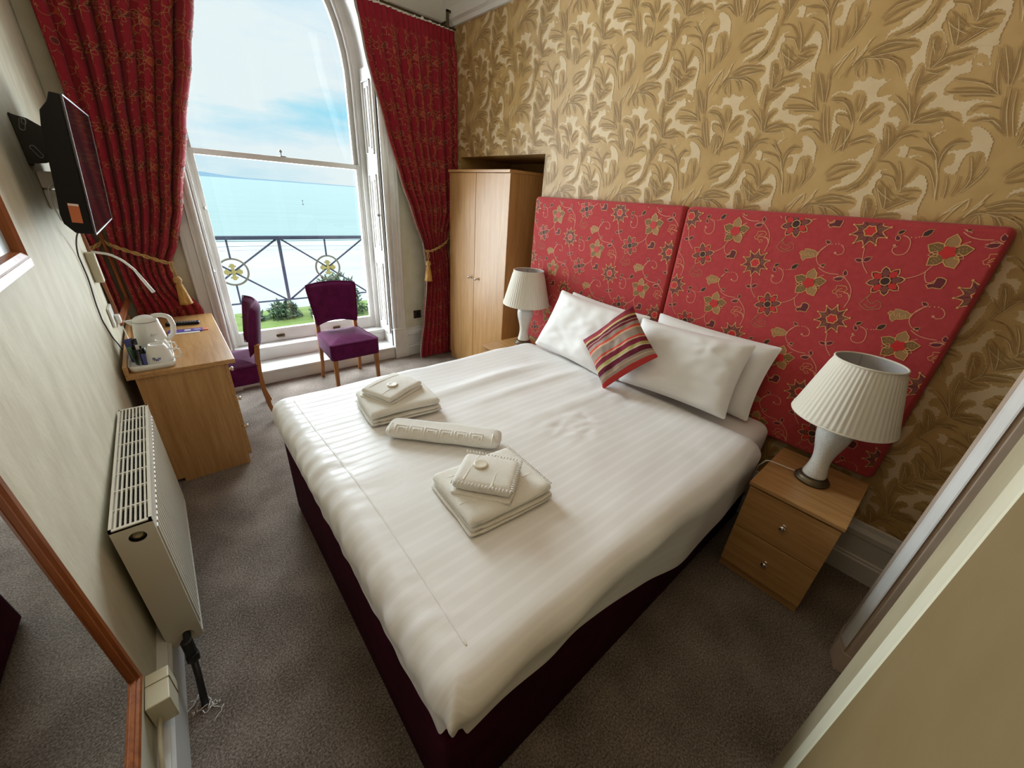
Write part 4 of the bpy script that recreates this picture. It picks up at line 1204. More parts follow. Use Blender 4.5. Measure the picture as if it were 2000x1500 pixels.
# ---- towels
def slab(b, W, L, z0, z1, M4, seed=0, r=None, wob=0.004, bulge=0.0, n=14):
    """soft folded layer: rounded edges, slightly uneven"""
    t = (z1-z0)/2
    r = r or t
    def fn(u, v):
        # u round the section (x,z), v along y
        y = (v*2-1)*L/2
        a = u*2*pi
        cx = W/2-r
        c_, s_ = cos(a), sin(a)
        x = (cx if c_ > 0 else -cx)*(1 if abs(c_) > 1e-6 else 0)+r*c_
        q = 1-(abs(v*2-1))**10
        x *= 1+0.01*noise.noise((seed, y*8, 0))
        z = (z0+z1)/2+t*s_*(0.55+0.45*q)+wob*noise.noise((x*9+seed, y*9, z0*40))+bulge*q*(1-(2*x/W)**2)
        return (x, y, z)
    us = []
    k = 8
    A_ = [i*pi/2/k for i in range(k+1)]
    def fu(u, v):
        return fn(u, v)
    nu = 4*k
    ang = []
    for i in range(nu):
        ang.append(i/nu)
    # flat top and bottom need samples across: insert by straight grid
    sec = []
    for i in range(k+1):
        a = -pi/2+pi*i/k
        sec.append(('r', a))
    for i in range(1, 8):
        sec.append(('t', 1-2*i/8))
    for i in range(k+1):
        a = pi/2+pi*i/k
        sec.append(('l', a))
    for i in range(1, 8):
        sec.append(('b', -1+2*i/8))
    m = len(sec)
    vs = []
    for j in range(n+1):
        v = j/n
        y = (v*2-1)*L/2
        q = max(0.0, 1-abs(v*2-1)**12)
        q = 0.35+0.65*q**0.5
        for (kd, a) in sec:
            cx = W/2-r
            if kd == 'r': x, s_ = cx+r*cos(a), sin(a)
            elif kd == 'l': x, s_ = -cx+r*cos(a), sin(a)
            elif kd == 't': x, s_ = a*cx, 1
            else: x, s_ = a*cx, -1
            z = (z0+z1)/2+t*s_*q+wob*noise.noise((x*9+seed, y*9, z0*40))+bulge*(1-(2*x/W)**2)
            x += 0.004*noise.noise((seed, y*10, z0*30))
            y2 = y+0.004*noise.noise((x*10, seed, z0*30))*abs(v*2-1)
            vs.append((x, y2, z))
    fs = [(j*m+i, j*m+(i+1) % m, (j+1)*m+(i+1) % m, (j+1)*m+i) for j in range(n) for i in range(m)]
    o = b.add(vs, fs, 0, True, M4)
    b.f.append([o+i for i in range(m)][::-1]); b.m.append(0); b.s.append(False)
    b.f.append([o+n*m+i for i in range(m)]); b.m.append(0); b.s.append(False)
def stitch(b, p, q, n, h=0.007, r=0.0022):
    p, q = Vector(p), Vector(q)
    d = (q-p)/n
    side = Vector((-d.y, d.x, 0)).normalized()
    for i in range(n):
        c = p+d*(i+0.5)
        b.tube([c+side*h, c+Vector((0, 0, 0.002))-side*0.001, c-side*0.004+Vector((0, 0, -h*0.8))], r, 5)
def towel(name, label, cat, c, rz, W, L, layers, group=None, seed=0, st=None, bulge=0.0, tilt=0.0):
    o = thing(name, label, cat, c, group)
    local(o)
    o.rotation_euler = (tilt, 0, rz)
    b = B()
    z = 0.0
    for k, t in enumerate(layers):
        slab(b, W-0.006*(k % 2)-0.004*k, L-0.008*(k % 3), z, z+t, Matrix.Translation((0.004*(k % 2), 0, 0)), seed+k*3.1, bulge=bulge, wob=0.004+0.05*max(0, t-0.02), n=20)
        z += t*0.97
    # seam band and rolled lip of the uppermost fold
    for (xa, ya, xb, yb) in ((-W*0.47, -L*0.16, W*0.47, -L*0.16), (-W*0.40, L*0.30, W*0.42, L*0.22)):
        b.tube([(xa+(xb-xa)*t/10, ya+(yb-ya)*t/10, z-0.0035+bulge*(1-(2*(xa+(xb-xa)*t/10)/W)**2)) for t in range(11)], 0.0058, 8)
    b.build('folded_cloth', M['towel'], o, sub=1)
    if st:
        b = B()
        for (p, q, n) in st:
            stitch(b, (p[0], p[1], z+bulge*0.3), (q[0], q[1], z+bulge*0.3), n)
        b.build('edge_stitching', M['towel_stitch'], o)
    return z
ZT0 = 0.690
z1 = towel('bath_towel', 'large folded white towel at the window end of the bed foot', 'towel', (0.70, 1.595, ZT0), radians(-6), 0.34, 0.29, [0.012, 0.016, 0.040], 'large folded towels', 1, None, 0.004)
towel('face_towel', 'small folded white towel on the stack towards the window', 'towel', (0.69, 1.625, ZT0+z1-0.004), radians(24), 0.24, 0.20, [0.010, 0.012, 0.026], 'small folded towels', 5, None, 0.009, 0.03)
z1 = towel('bath_towel', 'large folded white towel with stitched edge nearest the camera on the bed', 'towel', (0.695, 0.835, ZT0), radians(-4), 0.345, 0.30, [0.011, 0.013, 0.036], 'large folded towels', 9, [((0.166, -0.13), (0.166, 0.145), 30)])
towel('face_towel', 'small square white towel with whip stitched edge on the nearest towel stack', 'towel', (0.672, 0.835, ZT0+z1-0.004), radians(38), 0.185, 0.215, [0.012, 0.042], 'small folded towels', 13, [((-0.088, -0.105), (0.088, -0.105), 16), ((0.088, -0.105), (0.088, 0.105), 18), ((-0.088, 0.105), (-0.088, -0.105), 18)], 0.006)
def soap(label, c, rz):
    b = B(); b.lathe([(0.0005, 0), (0.022, 0), (0.025, 0.002), (0.025, 0.005), (0.022, 0.0075), (0.018, 0.0065), (0.0005, 0.006)], 24)
    o = tag(b.build('wrapped_soap', M['soap'], off=(0, 0, 0)), label, 'soap', 'wrapped soaps on the towels')
    o.location = c; o.rotation_euler = (0, 0, rz)
soap('small wrapped soap on the towel stack towards the window', (0.68, 1.60, 0.807), 0.3)
soap('small round wrapped soap on the nearest towel stack', (0.665, 0.865, 0.804), 0.8)
# bath mat folded into a long roll with a key pattern
mt = thing('bath_mat', 'white bath mat folded into a long roll with raised key pattern', 'bath mat', (0.735, 1.222, ZT0)); local(mt)
mt.rotation_euler = (0, 0, atan2(-0.365, 0.345))
b = B()
slab(b, 0.115, 0.50, 0.0, 0.058, Matrix.Rotation(pi/2, 4, 'Z'), 3, r=0.029, wob=0.003, n=20)
b.build('folded_cloth', M['towel'], mt, sub=1)
b = B()
def on_mat(x, s_):
    """s_: distance over the rounded section, from the top of the camera side"""
    a = pi/2-s_/0.029
    if s_ < 0: return (x, 0.0-(0.0285)+(-s_), 0.0585)
    return (x, -0.0285-0.0295*cos(a) if False else -(0.0285+0.0295*cos(a)), 0.029+0.0300*sin(a))
kp = []
for k in range(6):
    x = -0.20+0.064*k
    for pts in ([(x, -0.010), (x, 0.040)], [(x+0.014, 0.036), (x+0.014, 0.010), (x+0.040, 0.010), (x+0.040, 0.026)], [(x+0.004, -0.006), (x+0.052, -0.006), (x+0.052, 0.03)]):
        P = []
        for (p, q) in zip(pts, pts[1:]):
            for t in range(5):
                P.append((p[0]+(q[0]-p[0])*t/5, p[1]+(q[1]-p[1])*t/5))
        P.append(pts[-1])
        b.tube([on_mat(x_, s_) for x_, s_ in P], 0.0026, 5)
for x in (-0.222, 0.215):
    b.tube([on_mat(x, s_*0.006-0.02) for s_ in range(11)], 0.0026, 5)
b.build('key_pattern', M['towel_stitch'], mt)

# ---- bedside cabinets
def bedside(y0, y1, label):
    X0, X1, ZT_ = 1.832, 2.272, 0.548
    o = thing('bedside_cabinet', label, 'bedside cabinet', ((X0+X1)/2, (y0+y1)/2, 0), 'oak bedside cabinets')
    b = B(); b.box(X0-0.022, X1, y0-0.004, y1+0.004, ZT_-0.020, ZT_); b.build('top', M['oak_y'], o, bevel=0.0025)
    b = B()
    b.box(X0+0.002, X1, y0+0.004, y0+0.020, 0, ZT_-0.021); b.box(X0+0.002, X1, y1-0.020, y1-0.004, 0, ZT_-0.021)
    b.box(X0+0.002, X1, y0+0.02, y1-0.02, 0.05, 0.066); b.box(X1-0.008, X1, y0+0.02, y1-0.02, 0.06, ZT_-0.021); b.box(X0+0.006, X0+0.02, y0+0.02, y1-0.02, ZT_-0.05, ZT_-0.021)
    b.build('carcass', M['oak_z'], o, bevel=0.0015)
    b = B(); b.box(X0+0.006, X0+0.02, y0+0.02, y1-0.02, 0, 0.055); b.build('plinth', M['oak_y'], o)
    for (za, zb) in ((0.285, 0.518), (0.052, 0.280)):
        b = B(); b.box(X0-0.014, X0+0.002, y0+0.003, y1-0.003, za, zb); d = b.build('drawer', M['oak_y'], o, bevel=0.002)
        b = B(); b.lathe([(0.009, 0), (0.007, 0.003), (0.0055, 0.008), (0.0055, 0.013), (0.011, 0.018), (0.0135, 0.022), (0.0125, 0.027), (0.007, 0.030), (0.0005, 0.031)], 18, M=Matrix.Translation((X0-0.014, (y0+y1)/2, za+(0.122 if za > 0.2 else 0.122))) @ Matrix.Rotation(-pi/2, 4, 'Y'))
        b.build('knob', M['chrome'], d)
bedside(-0.048, 0.308, 'oak two drawer bedside cabinet in the near corner by the doorway')
bedside(2.045, 2.401, 'oak bedside cabinet beyond the bed beside the wardrobe')

# ---- table lamps
def lamp(x, y, z, label, rz, cord):
    o = thing('table_lamp', label, 'table lamp', (x, y, z), 'white table lamps with pleated shades', )
    local(o); o.rotation_euler = (0, 0, rz)
    b = B(); b.lathe([(0.0005, 0), (0.066, 0), (0.070, 0.004), (0.070, 0.012), (0.066, 0.017), (0.062, 0.018), (0.060, 0.026), (0.055, 0.030), (0.047, 0.031), (0.0005, 0.031)], 40); b.build('base', M['bronze'], o)
    b = B()
    prof = [(0.0005, 0.030), (0.046, 0.030), (0.048, 0.036), (0.046, 0.050), (0.041, 0.070), (0.037, 0.095), (0.036, 0.115), (0.038, 0.140), (0.044, 0.170), (0.053, 0.200), (0.061, 0.230), (0.066, 0.256), (0.0665, 0.275), (0.062, 0.293), (0.050, 0.308), (0.036, 0.318), (0.030, 0.330), (0.030, 0.352), (0.022, 0.360), (0.0005, 0.362)]
    b.lathe(prof, 40); b.build('body', M['crackle'], o, sub=1)
    b = B(); b.lathe([(0.014, 0.36), (0.014, 0.44), (0.018, 0.442), (0.018, 0.46), (0.0005, 0.462)], 16)
    b.ball((0, 0, 0.50), 0.022, 0.022, 0.036); b.build('bulb_holder', M['white_plastic'], o)
    NP = 54
    def rm(a, z):
        t = (a*NP/(2*pi)) % 1.0
        return 1+0.020*(abs(t-0.5)*2-0.5)*(1 if z > 0.32 else 0)
    R0, R1, Z0, Z1 = 0.186, 0.118, 0.338, 0.600
    b = B()
    b.lathe([(R0, Z0), (R0-0.001, Z0+0.012)]+[(R0+(R1-R0)*t/8, Z0+(Z1-Z0)*t/8) for t in range(1, 8)]+[(R1+0.001, Z1-0.012), (R1, Z1)], NP*4, rmod=lambda a, z: rm(a, z) if Z0+0.010 < z < Z1-0.010 else 1.006)
    sh_ = b.build('shade', M['shade'], o)
    b = B(); b.lathe([(R0-0.006, Z0+0.001), (R1-0.006, Z1-0.001)], 48); b.build('lining', M['shade_in'], sh_)
    for (r_, z_) in ((R0-0.001, Z0), (R1-0.001, Z1)):
        b = B(); b.tube([(r_*cos(2*pi*k/64), r_*sin(2*pi*k/64), z_) for k in range(64)], 0.0042, 8, closed=True)
        b.build('trim', M['shade'], sh_)
    b = B()
    for k in range(3):
        a = 2*pi*k/3+0.4
        b.tube([(0.016*cos(a), 0.016*sin(a), 0.455), (0.05*cos(a), 0.05*sin(a), 0.46), ((R1-0.008)*cos(a), (R1-0.008)*sin(a), Z1-0.004)], 0.0018, 6)
    b.build('shade_carrier', M['grey_metal'], o)
    b = B(); b.tube(spline([Vector(p) for p in cord], 0.02), 0.0028, 6); b.build('cord', M['white_plastic'], o)
lamp(2.065, 0.135, 0.548, 'white crackle table lamp on the near bedside cabinet', 0.0, [(0.0, 0.064, 0.010), (-0.02, 0.11, 0.016), (-0.035, 0.155, 0.022), (-0.05, 0.185, 0.02), (-0.055, 0.205, -0.02), (-0.05, 0.21, -0.12)])
lamp(2.135, 2.255, 0.548, 'white table lamp on the bedside cabinet next to the wardrobe', 0.5, [(0.064, 0.0, 0.010), (0.10, 0.01, 0.012), (0.125, 0.0, 0.01)])

# ---- wardrobe
wd = thing('wardrobe', 'tall oak two door wardrobe standing in the alcove beside the curtain', 'wardrobe', (2.45, 3.05, 0))
WX, WY0, WY1, WZ = 2.189, 2.606, 3.488, 1.848
b = B(); b.box(WX-0.012, WX+0.56, WY0-0.006, WY1+0.006, WZ-0.022, WZ); b.build('top', M['oak_y'], wd, bevel=0.003)
b = B(); b.box(WX+0.018, WX+0.56, WY0, WY1, 0.0, WZ-0.022); b.build('carcass', M['oak_z'], wd, bevel=0.002)
b = B(); b.box(WX+0.012, WX+0.03, WY0+0.004, WY1-0.004, 0.0, 0.065); b.build('plinth', M['oak_y'], wd)
ym = 3.064
for (ya, yb, ky) in ((WY0+0.001, ym-0.002, ym-0.055), (ym+0.002, WY1-0.001, ym+0.055)):
    b = B(); b.box(WX, WX+0.017, ya, yb, 0.066, WZ-0.026); d = b.build('door', M['oak_z'], wd, bevel=0.002)
    b = B(); b.lathe([(0.010, 0), (0.006, 0.004), (0.006, 0.014), (0.0125, 0.020), (0.0145, 0.026), (0.010, 0.031), (0.0005, 0.033)], 16, M=Matrix.Translation((WX, ky, 0.94)) @ Matrix.Rotation(-pi/2, 4, 'Y'))
    b.build('knob', M['chrome'], d)

# ---- curtains
def lerp_tab(tab, z):
    if z >= tab[0][0]: return tab[0][1]
    for (za, va), (zb, vb) in zip(tab, tab[1:]):
        if zb <= z <= za:
            t = (za-z)/(za-zb)
            t = t*t*(3-2*t)*0.35+t*0.65
            return va+(vb-va)*t
    return tab[-1][1]
def curtain(name, label, ZTOP, XL, XRt, Y0, AMP, NFOLD, WF, seed, slant, part_edge):
    o = thing(name, label, 'curtain', ((lerp_tab(XL, 1.5)+lerp_tab(XRt, 1.5))/2, Y0, 0.02), 'red patterned curtains')
    def surf(u, v, h=0.0):
        z0 = ZTOP*(1-v)+0.012*v
        xl, xr = lerp_tab(XL, z0), lerp_tab(XRt, z0)
        w = xr-xl
        A = lerp_tab(AMP, z0)
        ph = 2*pi*NFOLD*u+0.9*sin(2*pi*u*1.3+seed)+0.35*noise.noise((u*3, z0*0.9, seed))
        s_ = sin(ph)
        f = 1-2*(0.5-0.5*s_)**2.2
        hd = max(0, min(1, (0.14-(ZTOP-z0))/0.06))
        f = f*(1-hd)+hd*0.5*sin(ph*2.6)
        x = xl+w*(u+0.020*sin(2*ph+0.6)*(1-hd))
        y = Y0-A*f*(0.75+0.5*noise.noise((u*4+seed, z0*0.5, 2)))+0.012*noise.noise((u*6, z0*2.2, seed+4))
        z = z0+slant(u)*math.exp(-((z0-1.15)/0.25)**2)
        if v < 0.004:
            z += 0.006*noise.noise((u*60, seed, 0))
        return Vector((x, y, z))
    def nrm(u, v):
        e = 0.002
        a = surf(min(1, u+e), v)-surf(max(0, u-e), v); c = surf(u, min(1, v+e))-surf(u, max(0, v-e))
        n_ = a.cross(c)
        if n_.length < 1e-9: return Vector((0, -1, 0))
        n_.normalize()
        return n_ if n_.y < 0 else -n_
    b = B()
    b.grid(surf, NFOLD*22, 70, 0, True)
    def fn(a, c, h):
        u, v = max(0, min(1, a/WF)), max(0, min(1, (ZTOP-c)/ZTOP))
        return surf(u, v)+nrm(u, v)*(h+0.0012)
    CURT.lay(b, [(a+seed*0.13, c+0.07*seed) for a, c in [(-p, q+ZTOP+1.0) for p, q in LATT]]+[(a+seed*0.13+2.75, c+0.07*seed-0.0) for a, c in [(-p, q+ZTOP+1.0) for p, q in LATT]], [(0.01, WF-0.01, 0.03, ZTOP-0.10)], fn, 0.0006, 0.0005, 0.02)
    b.build('drape', CMATS, o)
    # pale lining and the ruffled heading tape
    b = B()
    b.grid(lambda u, v: surf(u*0.07, v)+Vector((-part_edge*(1-u), 0.016, 0)), 10, 50, 0, True)
    if part_edge > 0:
        b.build('lining', M['cushion_lining'], o)
    b = B()
    nn = int(w_at(XL, XRt, ZTOP)/0.006)
    def ruffle(u, v):
        p = surf(u, 0)
        r = max(0.0, noise.noise((u*26, seed, 5)))
        return p+Vector((0, -0.004-0.012*r*sin(pi*v)+0.004*v, -0.004+v*(0.008+0.026*r)))
    b.grid(ruffle, nn, 4)
    b.build('heading_tape', M['cushion_lining'], o)
    return surf
def w_at(a, c, z):
    return lerp_tab(c, z)-lerp_tab(a, z)
ZTC = 2.885
curtain('curtain', 'red floral curtain tied back beside the wardrobe', ZTC,
        [(ZTC, 1.475), (2.60, 1.512), (2.10, 1.628), (1.72, 1.745), (1.45, 1.845), (1.20, 1.955), (1.10, 1.972), (1.00, 1.985), (0.75, 1.968), (0.40, 1.925), (0.12, 1.880), (0.0, 1.870)],
        [(ZTC, 2.318), (1.9, 2.318), (1.5, 2.305), (1.25, 2.215), (1.15, 2.200), (1.0, 2.225), (0.6, 2.27), (0.1, 2.30), (0, 2.30)],
        3.60, [(ZTC, 0.024), (2.6, 0.045), (1.5, 0.055), (1.15, 0.036), (0.9, 0.048), (0.3, 0.055), (0, 0.055)], 8, 1.75, 1.0, lambda u: 0.06*(u-0.4), 0.013)
curtain('curtain', 'red floral curtain tied back behind the desk at the left wall', 2.93,
        [(2.93, -0.235), (2.0, -0.222), (1.4, -0.245), (1.2, -0.258), (0.8, -0.245), (0.0, -0.255)],
        [(2.93, 0.665), (2.60, 0.512), (2.33, 0.437), (1.92, 0.310), (1.46, 0.181), (1.25, 0.100), (1.10, 0.020), (1.02, 0.012), (0.93, 0.032), (0.75, 0.125), (0.4, 0.150), (0.0, 0.155)],
        3.675, [(2.93, 0.05), (2.6, 0.07), (1.5, 0.062), (1.15, 0.036), (0.85, 0.030), (0.7, 0.022), (0, 0.022)], 8, 1.75, 3.0, lambda u: -0.07*(u-0.5), -0.02)
# tiebacks
def tieback(label, pts, knot, dirn):
    o = thing('curtain_tieback', label, 'tieback', knot, 'gold tasselled tiebacks')
    b = B()
    P = spline([Vector(p) for p in pts], 0.012)
    m = len(P)
    for ph in (0, pi):
        b.tube([Vector(p)+Vector((0, 0.006*cos(ph+i*0.9), 0.008*sin(ph+i*0.9))) for i, p in enumerate(P)], 0.0068, 6)
    b.build('cord', M['gold_cord'], o)
    k = Vector(knot)
    d = Vector(dirn)
    b = B()
    top_ = k+Vector((0, -0.012, 0))
    b.tube([top_, top_+d*0.045+Vector((0.006, -0.008, -0.045)), top_+d*0.10+Vector((0, -0.004, -0.085))], 0.005, 6)
    b.tube([top_+Vector((-0.008, 0, 0)), top_+d*0.045+Vector((-0.012, -0.004, -0.045)), top_+d*0.10+Vector((0, -0.004, -0.085))], 0.005, 6)
    b.build('loop', M['gold_cord'], o)
    ax = (d+Vector((0, 0, -1))).normalized()
    Rm = Vector((0, 0, -1)).rotation_difference(ax).to_matrix().to_4x4()
    c = top_+d*0.10+Vector((0, -0.004, -0.085))
    T = Matrix.Translation(c) @ Rm
    b = B(); b.lathe([(0.0005, 0.004), (0.014, 0.0), (0.022, -0.012), (0.026, -0.028), (0.022, -0.044), (0.015, -0.050), (0.019, -0.056), (0.019, -0.062)], 18, M=T)
    b.build('tassel_head', M['gold_cord'], o)
    b = B(); b.lathe([(0.019, -0.060), (0.024, -0.085), (0.030, -0.13), (0.036, -0.175), (0.040, -0.195), (0.030, -0.192), (0.0005, -0.190)], 40, rmod=lambda a, z: 1+0.05*sin(a*20)+(0.05*sin(a*7+1) if z < -0.15 else 0), M=T)
    b.build('tassel_fringe', M['gold_fringe'], o)
tieback('gold cord tieback with tassel on the curtain behind the desk', [(-0.280, 3.70, 1.235), (-0.262, 3.66, 1.215), (-0.20, 3.612, 1.185), (-0.10, 3.600, 1.140), (-0.02, 3.605, 1.100), (0.020, 3.635, 1.085), (0.028, 3.675, 1.09)], (0.018, 3.612, 1.088), (0.06, 0, 0))
tieback('gold cord tieback with tassel on the curtain by the wardrobe', [(1.975, 3.61, 1.128), (1.972, 3.565, 1.120), (2.02, 3.545, 1.128), (2.10, 3.545, 1.158), (2.18, 3.555, 1.198), (2.25, 3.60, 1.24), (2.325, 3.68, 1.29)], (1.978, 3.562, 1.118), (-0.02, 0, 0))
# curtain rail
rl = thing('curtain_rail', 'thin dark curtain rail under the cornice above the window', 'curtain rail', (0.95, 3.635, 2.90))
b = B(); b.tube([(-0.26, 3.66, 2.945), (2.325, 3.60, 2.898)], 0.008, 8); b.build('track', M['bronze'], rl)
for (x, y) in ((2.245, 3.60), (0.02, 3.655)):
    b = B(); b.box(x-0.012, x+0.012, y-0.006, y+0.006, 2.885, 3.005); b.box(x-0.012, x+0.03, y-0.006, y+0.006, 2.992, 3.008); b.box(x-0.006, x+0.006, y, YB-0.02, 2.930, 2.940)
    b.build('bracket', M['bronze'], rl)

# ---- chairs
def chair(label, loc, rz):
    o = thing('dining_chair', label, 'chair', loc, 'purple upholstered chairs', rotz=rz or 0.0001)
    local(o)
    b = B()
    def seat(u, v):
        # closed shell: v round the section from underside edge over the top
        y = -0.215+0.43*u
        hw = 0.208-0.022*u
        return hw, y
    z0, z1 = 0.315, 0.455
    n = 12
    ring = []
    def out(k, ins):
        P = []
        hwf, hwb, yf, yb, r = 0.208-ins, 0.186-ins, -0.215+ins, 0.215-ins, max(0.03-ins*0.6, 0.006)
        for (sx, hw, y_, a0, sy) in ((1, hwb, yb, 0, 1), (-1, hwb, yb, pi/2, 1), (-1, hwf, yf, pi, -1), (1, hwf, yf, 3*pi/2, -1)):
            for j in range(6):
                a = a0+pi/2*j/5
                P.append((sx*(hw-r)+r*cos(a), y_-sy*r+r*sin(a)))
        return P
    L = []
    for (ins, z) in ((0.012, z0), (0.002, z0+0.006), (0.0, z0+0.03), (0.0, z1-0.012), (0.004, z1-0.003), (0.010, z1+0.003), (0.018, z1+0.004), (0.05, z1+0.016), (0.09, z1+0.024), (0.13, z1+0.028), (0.165, z1+0.029)):
        L.append([(x, y, z) for x, y in out(0, ins)])
    m = 24
    fs = [(i*m+k, i*m+(k+1) % m, (i+1)*m+(k+1) % m, (i+1)*m+k) for i in range(len(L)-1) for k in range(m)]
    fs.append([k for k in range(m)][::-1]); fs.append([(len(L)-1)*m+k for k in range(m)])
    b.add([p for l in L for p in l], fs, 0, True)
    b.build('seat', M['purple'], o)
    b = B(); b.tube([(x, y, z1-0.002) for x, y in out(0, -0.001)], 0.0035, 6, closed=True)
    b.build('seat_piping', M['purple'], o)
    # curved back, wider at the top
    b = B()
    zb0, zb1 = 0.520, 0.865
    def bk(u, v, w):
        t = v
        hw = 0.178+0.037*t
        x = (u*2-1)*hw
        sag = 0.060*(u*2-1)**2
        cr = 0.022*(1-t)*0+(-0.012*(1-(u*2-1)**2) if v < 0.5 else 0)
        z = zb0+(zb1-zb0)*t+(0.012*(1-(u*2-1)**2)*(1 if t > 0.5 else 1.6))
        y = 0.235+0.055*t-sag+w
        return (x, y, z)
    NU, NV = 20, 14
    def shell(u, v):
        return bk(u, v, 0)
    # section: superellipse of thickness around the sheet
    def sh_front(u, v):
        e = max(0.0, (1-(abs(u*2-1))**9)*(1-(abs(v*2-1))**9))**0.5
        uu = 0.5+(u-0.5)*(1-0.03*(abs(v*2-1))**8); return bk(uu, v, -0.030*e-0.0005)
    def sh_back(u, v):
        e = max(0.0, (1-(abs(u*2-1))**9)*(1-(abs(v*2-1))**9))**0.5
        uu = 0.5+(u-0.5)*(1-0.03*(abs(v*2-1))**8); return bk(uu, v, 0.028*e+0.0005)
    b.grid(sh_front, NU, NV); b.grid(sh_back, NU, NV, flip=True)
    b.build('backrest', M['purple'], o, sub=1)
    b = B()
    per = [(u/20, 0) for u in range(20)]+[(1, v/14) for v in range(14)]+[(1-u/20, 1) for u in range(20)]+[(0, 1-v/14) for v in range(14)]
    b.tube([bk(0.5+(u-0.5)*(1-0.03*abs(v*2-1)**8), v, -0.004) for u, v in per], 0.0035, 6, closed=True)
    b.build('back_piping', M['purple'], o)
    def leg(pts, w0, w1):
        b = B()
        vs = []
        for i, p in enumerate(pts):
            t = i/(len(pts)-1); w = w0+(w1-w0)*t
            vs += [(p[0]-w, p[1]-w, p[2]), (p[0]+w, p[1]-w, p[2]), (p[0]+w, p[1]+w, p[2]), (p[0]-w, p[1]+w, p[2])]
        fs = [(4*i+k, 4*i+(k+1) % 4, 4*i+4+(k+1) % 4, 4*i+4+k) for i in range(len(pts)-1) for k in range(4)]
        fs += [(0, 1, 2, 3), tuple(4*(len(pts)-1)+k for k in (3, 2, 1, 0))]
        b.add(vs, fs)
        return b
    for s in (-1, 1):
        leg([(s*0.178, -0.188, 0.335), (s*0.180, -0.190, 0.2), (s*0.182, -0.195, 0.0)], 0.019, 0.0125).build('leg', M['leg_wood'], o, bevel=0.003)
        leg([(s*0.166, 0.226, 0.60), (s*0.166, 0.212, 0.50), (s*0.168, 0.205, 0.38), (s*0.170, 0.208, 0.25), (s*0.173, 0.222, 0.12), (s*0.176, 0.250, 0.0)], 0.0165, 0.0135).build('leg', M['leg_wood'], o, bevel=0.003)
    return o
ch = chair('purple upholstered chair facing the room in front of the window', (1.055, 3.400, 0), 0.02)
dup(ch, (0.125, 3.262, 0), 'purple upholstered chair pushed up to the desk, seen from its side', -pi/2-0.06)

# ---- desk with drawers
dk = thing('desk', 'oak desk with three drawers against the left wall', 'desk', (-0.07, 3.10, 0))
DX0, DX1, DY0, DY1, DZ = -0.298, 0.163, 2.562, 3.628, 0.715
b = B(); b.box(DX0, DX1, DY0, DY1, DZ-0.026, DZ); b.build('top', M['oak_y'], dk, bevel=0.003)
b = B(); b.box(DX0+0.001, DX0+0.018, DY0+0.002, DY1, DZ, DZ+0.045); b.build('back_rail', M['oak_y'], dk, bevel=0.002)
def side_panel(y0, y1):
    b = B()
    b.prism([(DX0+0.03, 0.10), (DX0+0.03, DZ-0.027), (DX1-0.055, DZ-0.027), (DX1-0.055, 0.0), (DX0+0.075, 0.0), (DX0+0.075, 0.028), (DX0+0.04, 0.028)], y0, y1, lambda p, a: (p[0], a, p[1]))
    b.build('side_panel', M['oak_z'], dk, bevel=0.0015)
side_panel(DY0+0.016, DY0+0.032); side_panel(2.965, 2.981); side_panel(DY1-0.030, DY1-0.014)
b = B(); b.box(DX0+0.10, DX0+0.112, 2.981, DY1-0.03, 0.30, DZ-0.027); b.box(DX1-0.075, DX1-0.055, 2.981, DY1-0.03, DZ-0.075, DZ-0.027); b.build('modesty_panel', M['oak_y'], dk)
b = B(); b.box(DX0+0.09, DX1-0.075, DY0+0.033, 2.964, 0.03, 0.044); b.box(DX1-0.075, DX1-0.060, DY0+0.033, 2.964, 0, 0.06); b.build('plinth', M['oak_y'], dk)
for (za, zb) in ((0.480, 0.680), (0.270, 0.475), (0.062, 0.265)):
    b = B(); b.box(DX1-0.055, DX1-0.036, DY0+0.018, 2.979, za, zb); d = b.build('drawer', M['oak_y'], dk, bevel=0.002)
    b = B(); b.lathe([(0.010, 0), (0.006, 0.004), (0.006, 0.013), (0.0125, 0.019), (0.0145, 0.025), (0.010, 0.030), (0.0005, 0.032)], 16, M=Matrix.Translation((DX1-0.036, 2.765, (za+zb)/2)) @ Matrix.Rotation(pi/2, 4, 'Y'))
    b.build('knob', M['chrome'], d)

# ---- tea tray and what stands on it
TZ = DZ
tr = thing('tea_tray', 'white plastic tea tray on the near end of the desk', 'tray', (-0.19, 2.77, TZ))
b = B()
rrect(b, -0.275, -0.098, 2.592, 2.985, TZ+0.0005, TZ+0.010, 0.025, 0.004)
b.build('tray_base', M['white_plastic'], tr)
b = B()
P = []
for (cx, cy, a0) in ((-0.123, 2.96, 0), (-0.25, 2.96, pi/2), (-0.25, 2.617, pi), (-0.123, 2.617, 3*pi/2)):
    for k in range(6):
        a = a0+pi/2*k/5
        P.append((cx+0.025*cos(a), cy+0.025*sin(a)))
b.prism(P, 0, 1, lambda p, a: (p[0]*1.0+(0.003*(p[0]+0.187)/0.09 if a else 0), p[1], TZ+0.004+(0.028 if a else 0)), caps=False, sm=True)
b.build('tray_rim', M['white_plastic'], tr, solid=0.004)
kt = thing('kettle', 'white electric kettle at the back of the tea tray', 'kettle', (-0.165, 2.86, TZ+0.011))
kx, ky = -0.172, 2.888
b = B(); b.lathe([(0.0005, 0), (0.072, 0), (0.075, 0.006), (0.072, 0.018), (0.0005, 0.020)], 28, (kx, ky, TZ+0.011)); b.build('power_base', M['white_plastic'], kt)
b = B(); b.lathe([(0.0005, 0.021), (0.066, 0.021), (0.071, 0.032), (0.070, 0.07), (0.064, 0.12), (0.058, 0.158), (0.056, 0.172), (0.053, 0.184), (0.040, 0.196), (0.020, 0.203), (0.0005, 0.205)], 32, (kx, ky, TZ+0.011)); b.build('body', M['white_plastic'], kt)
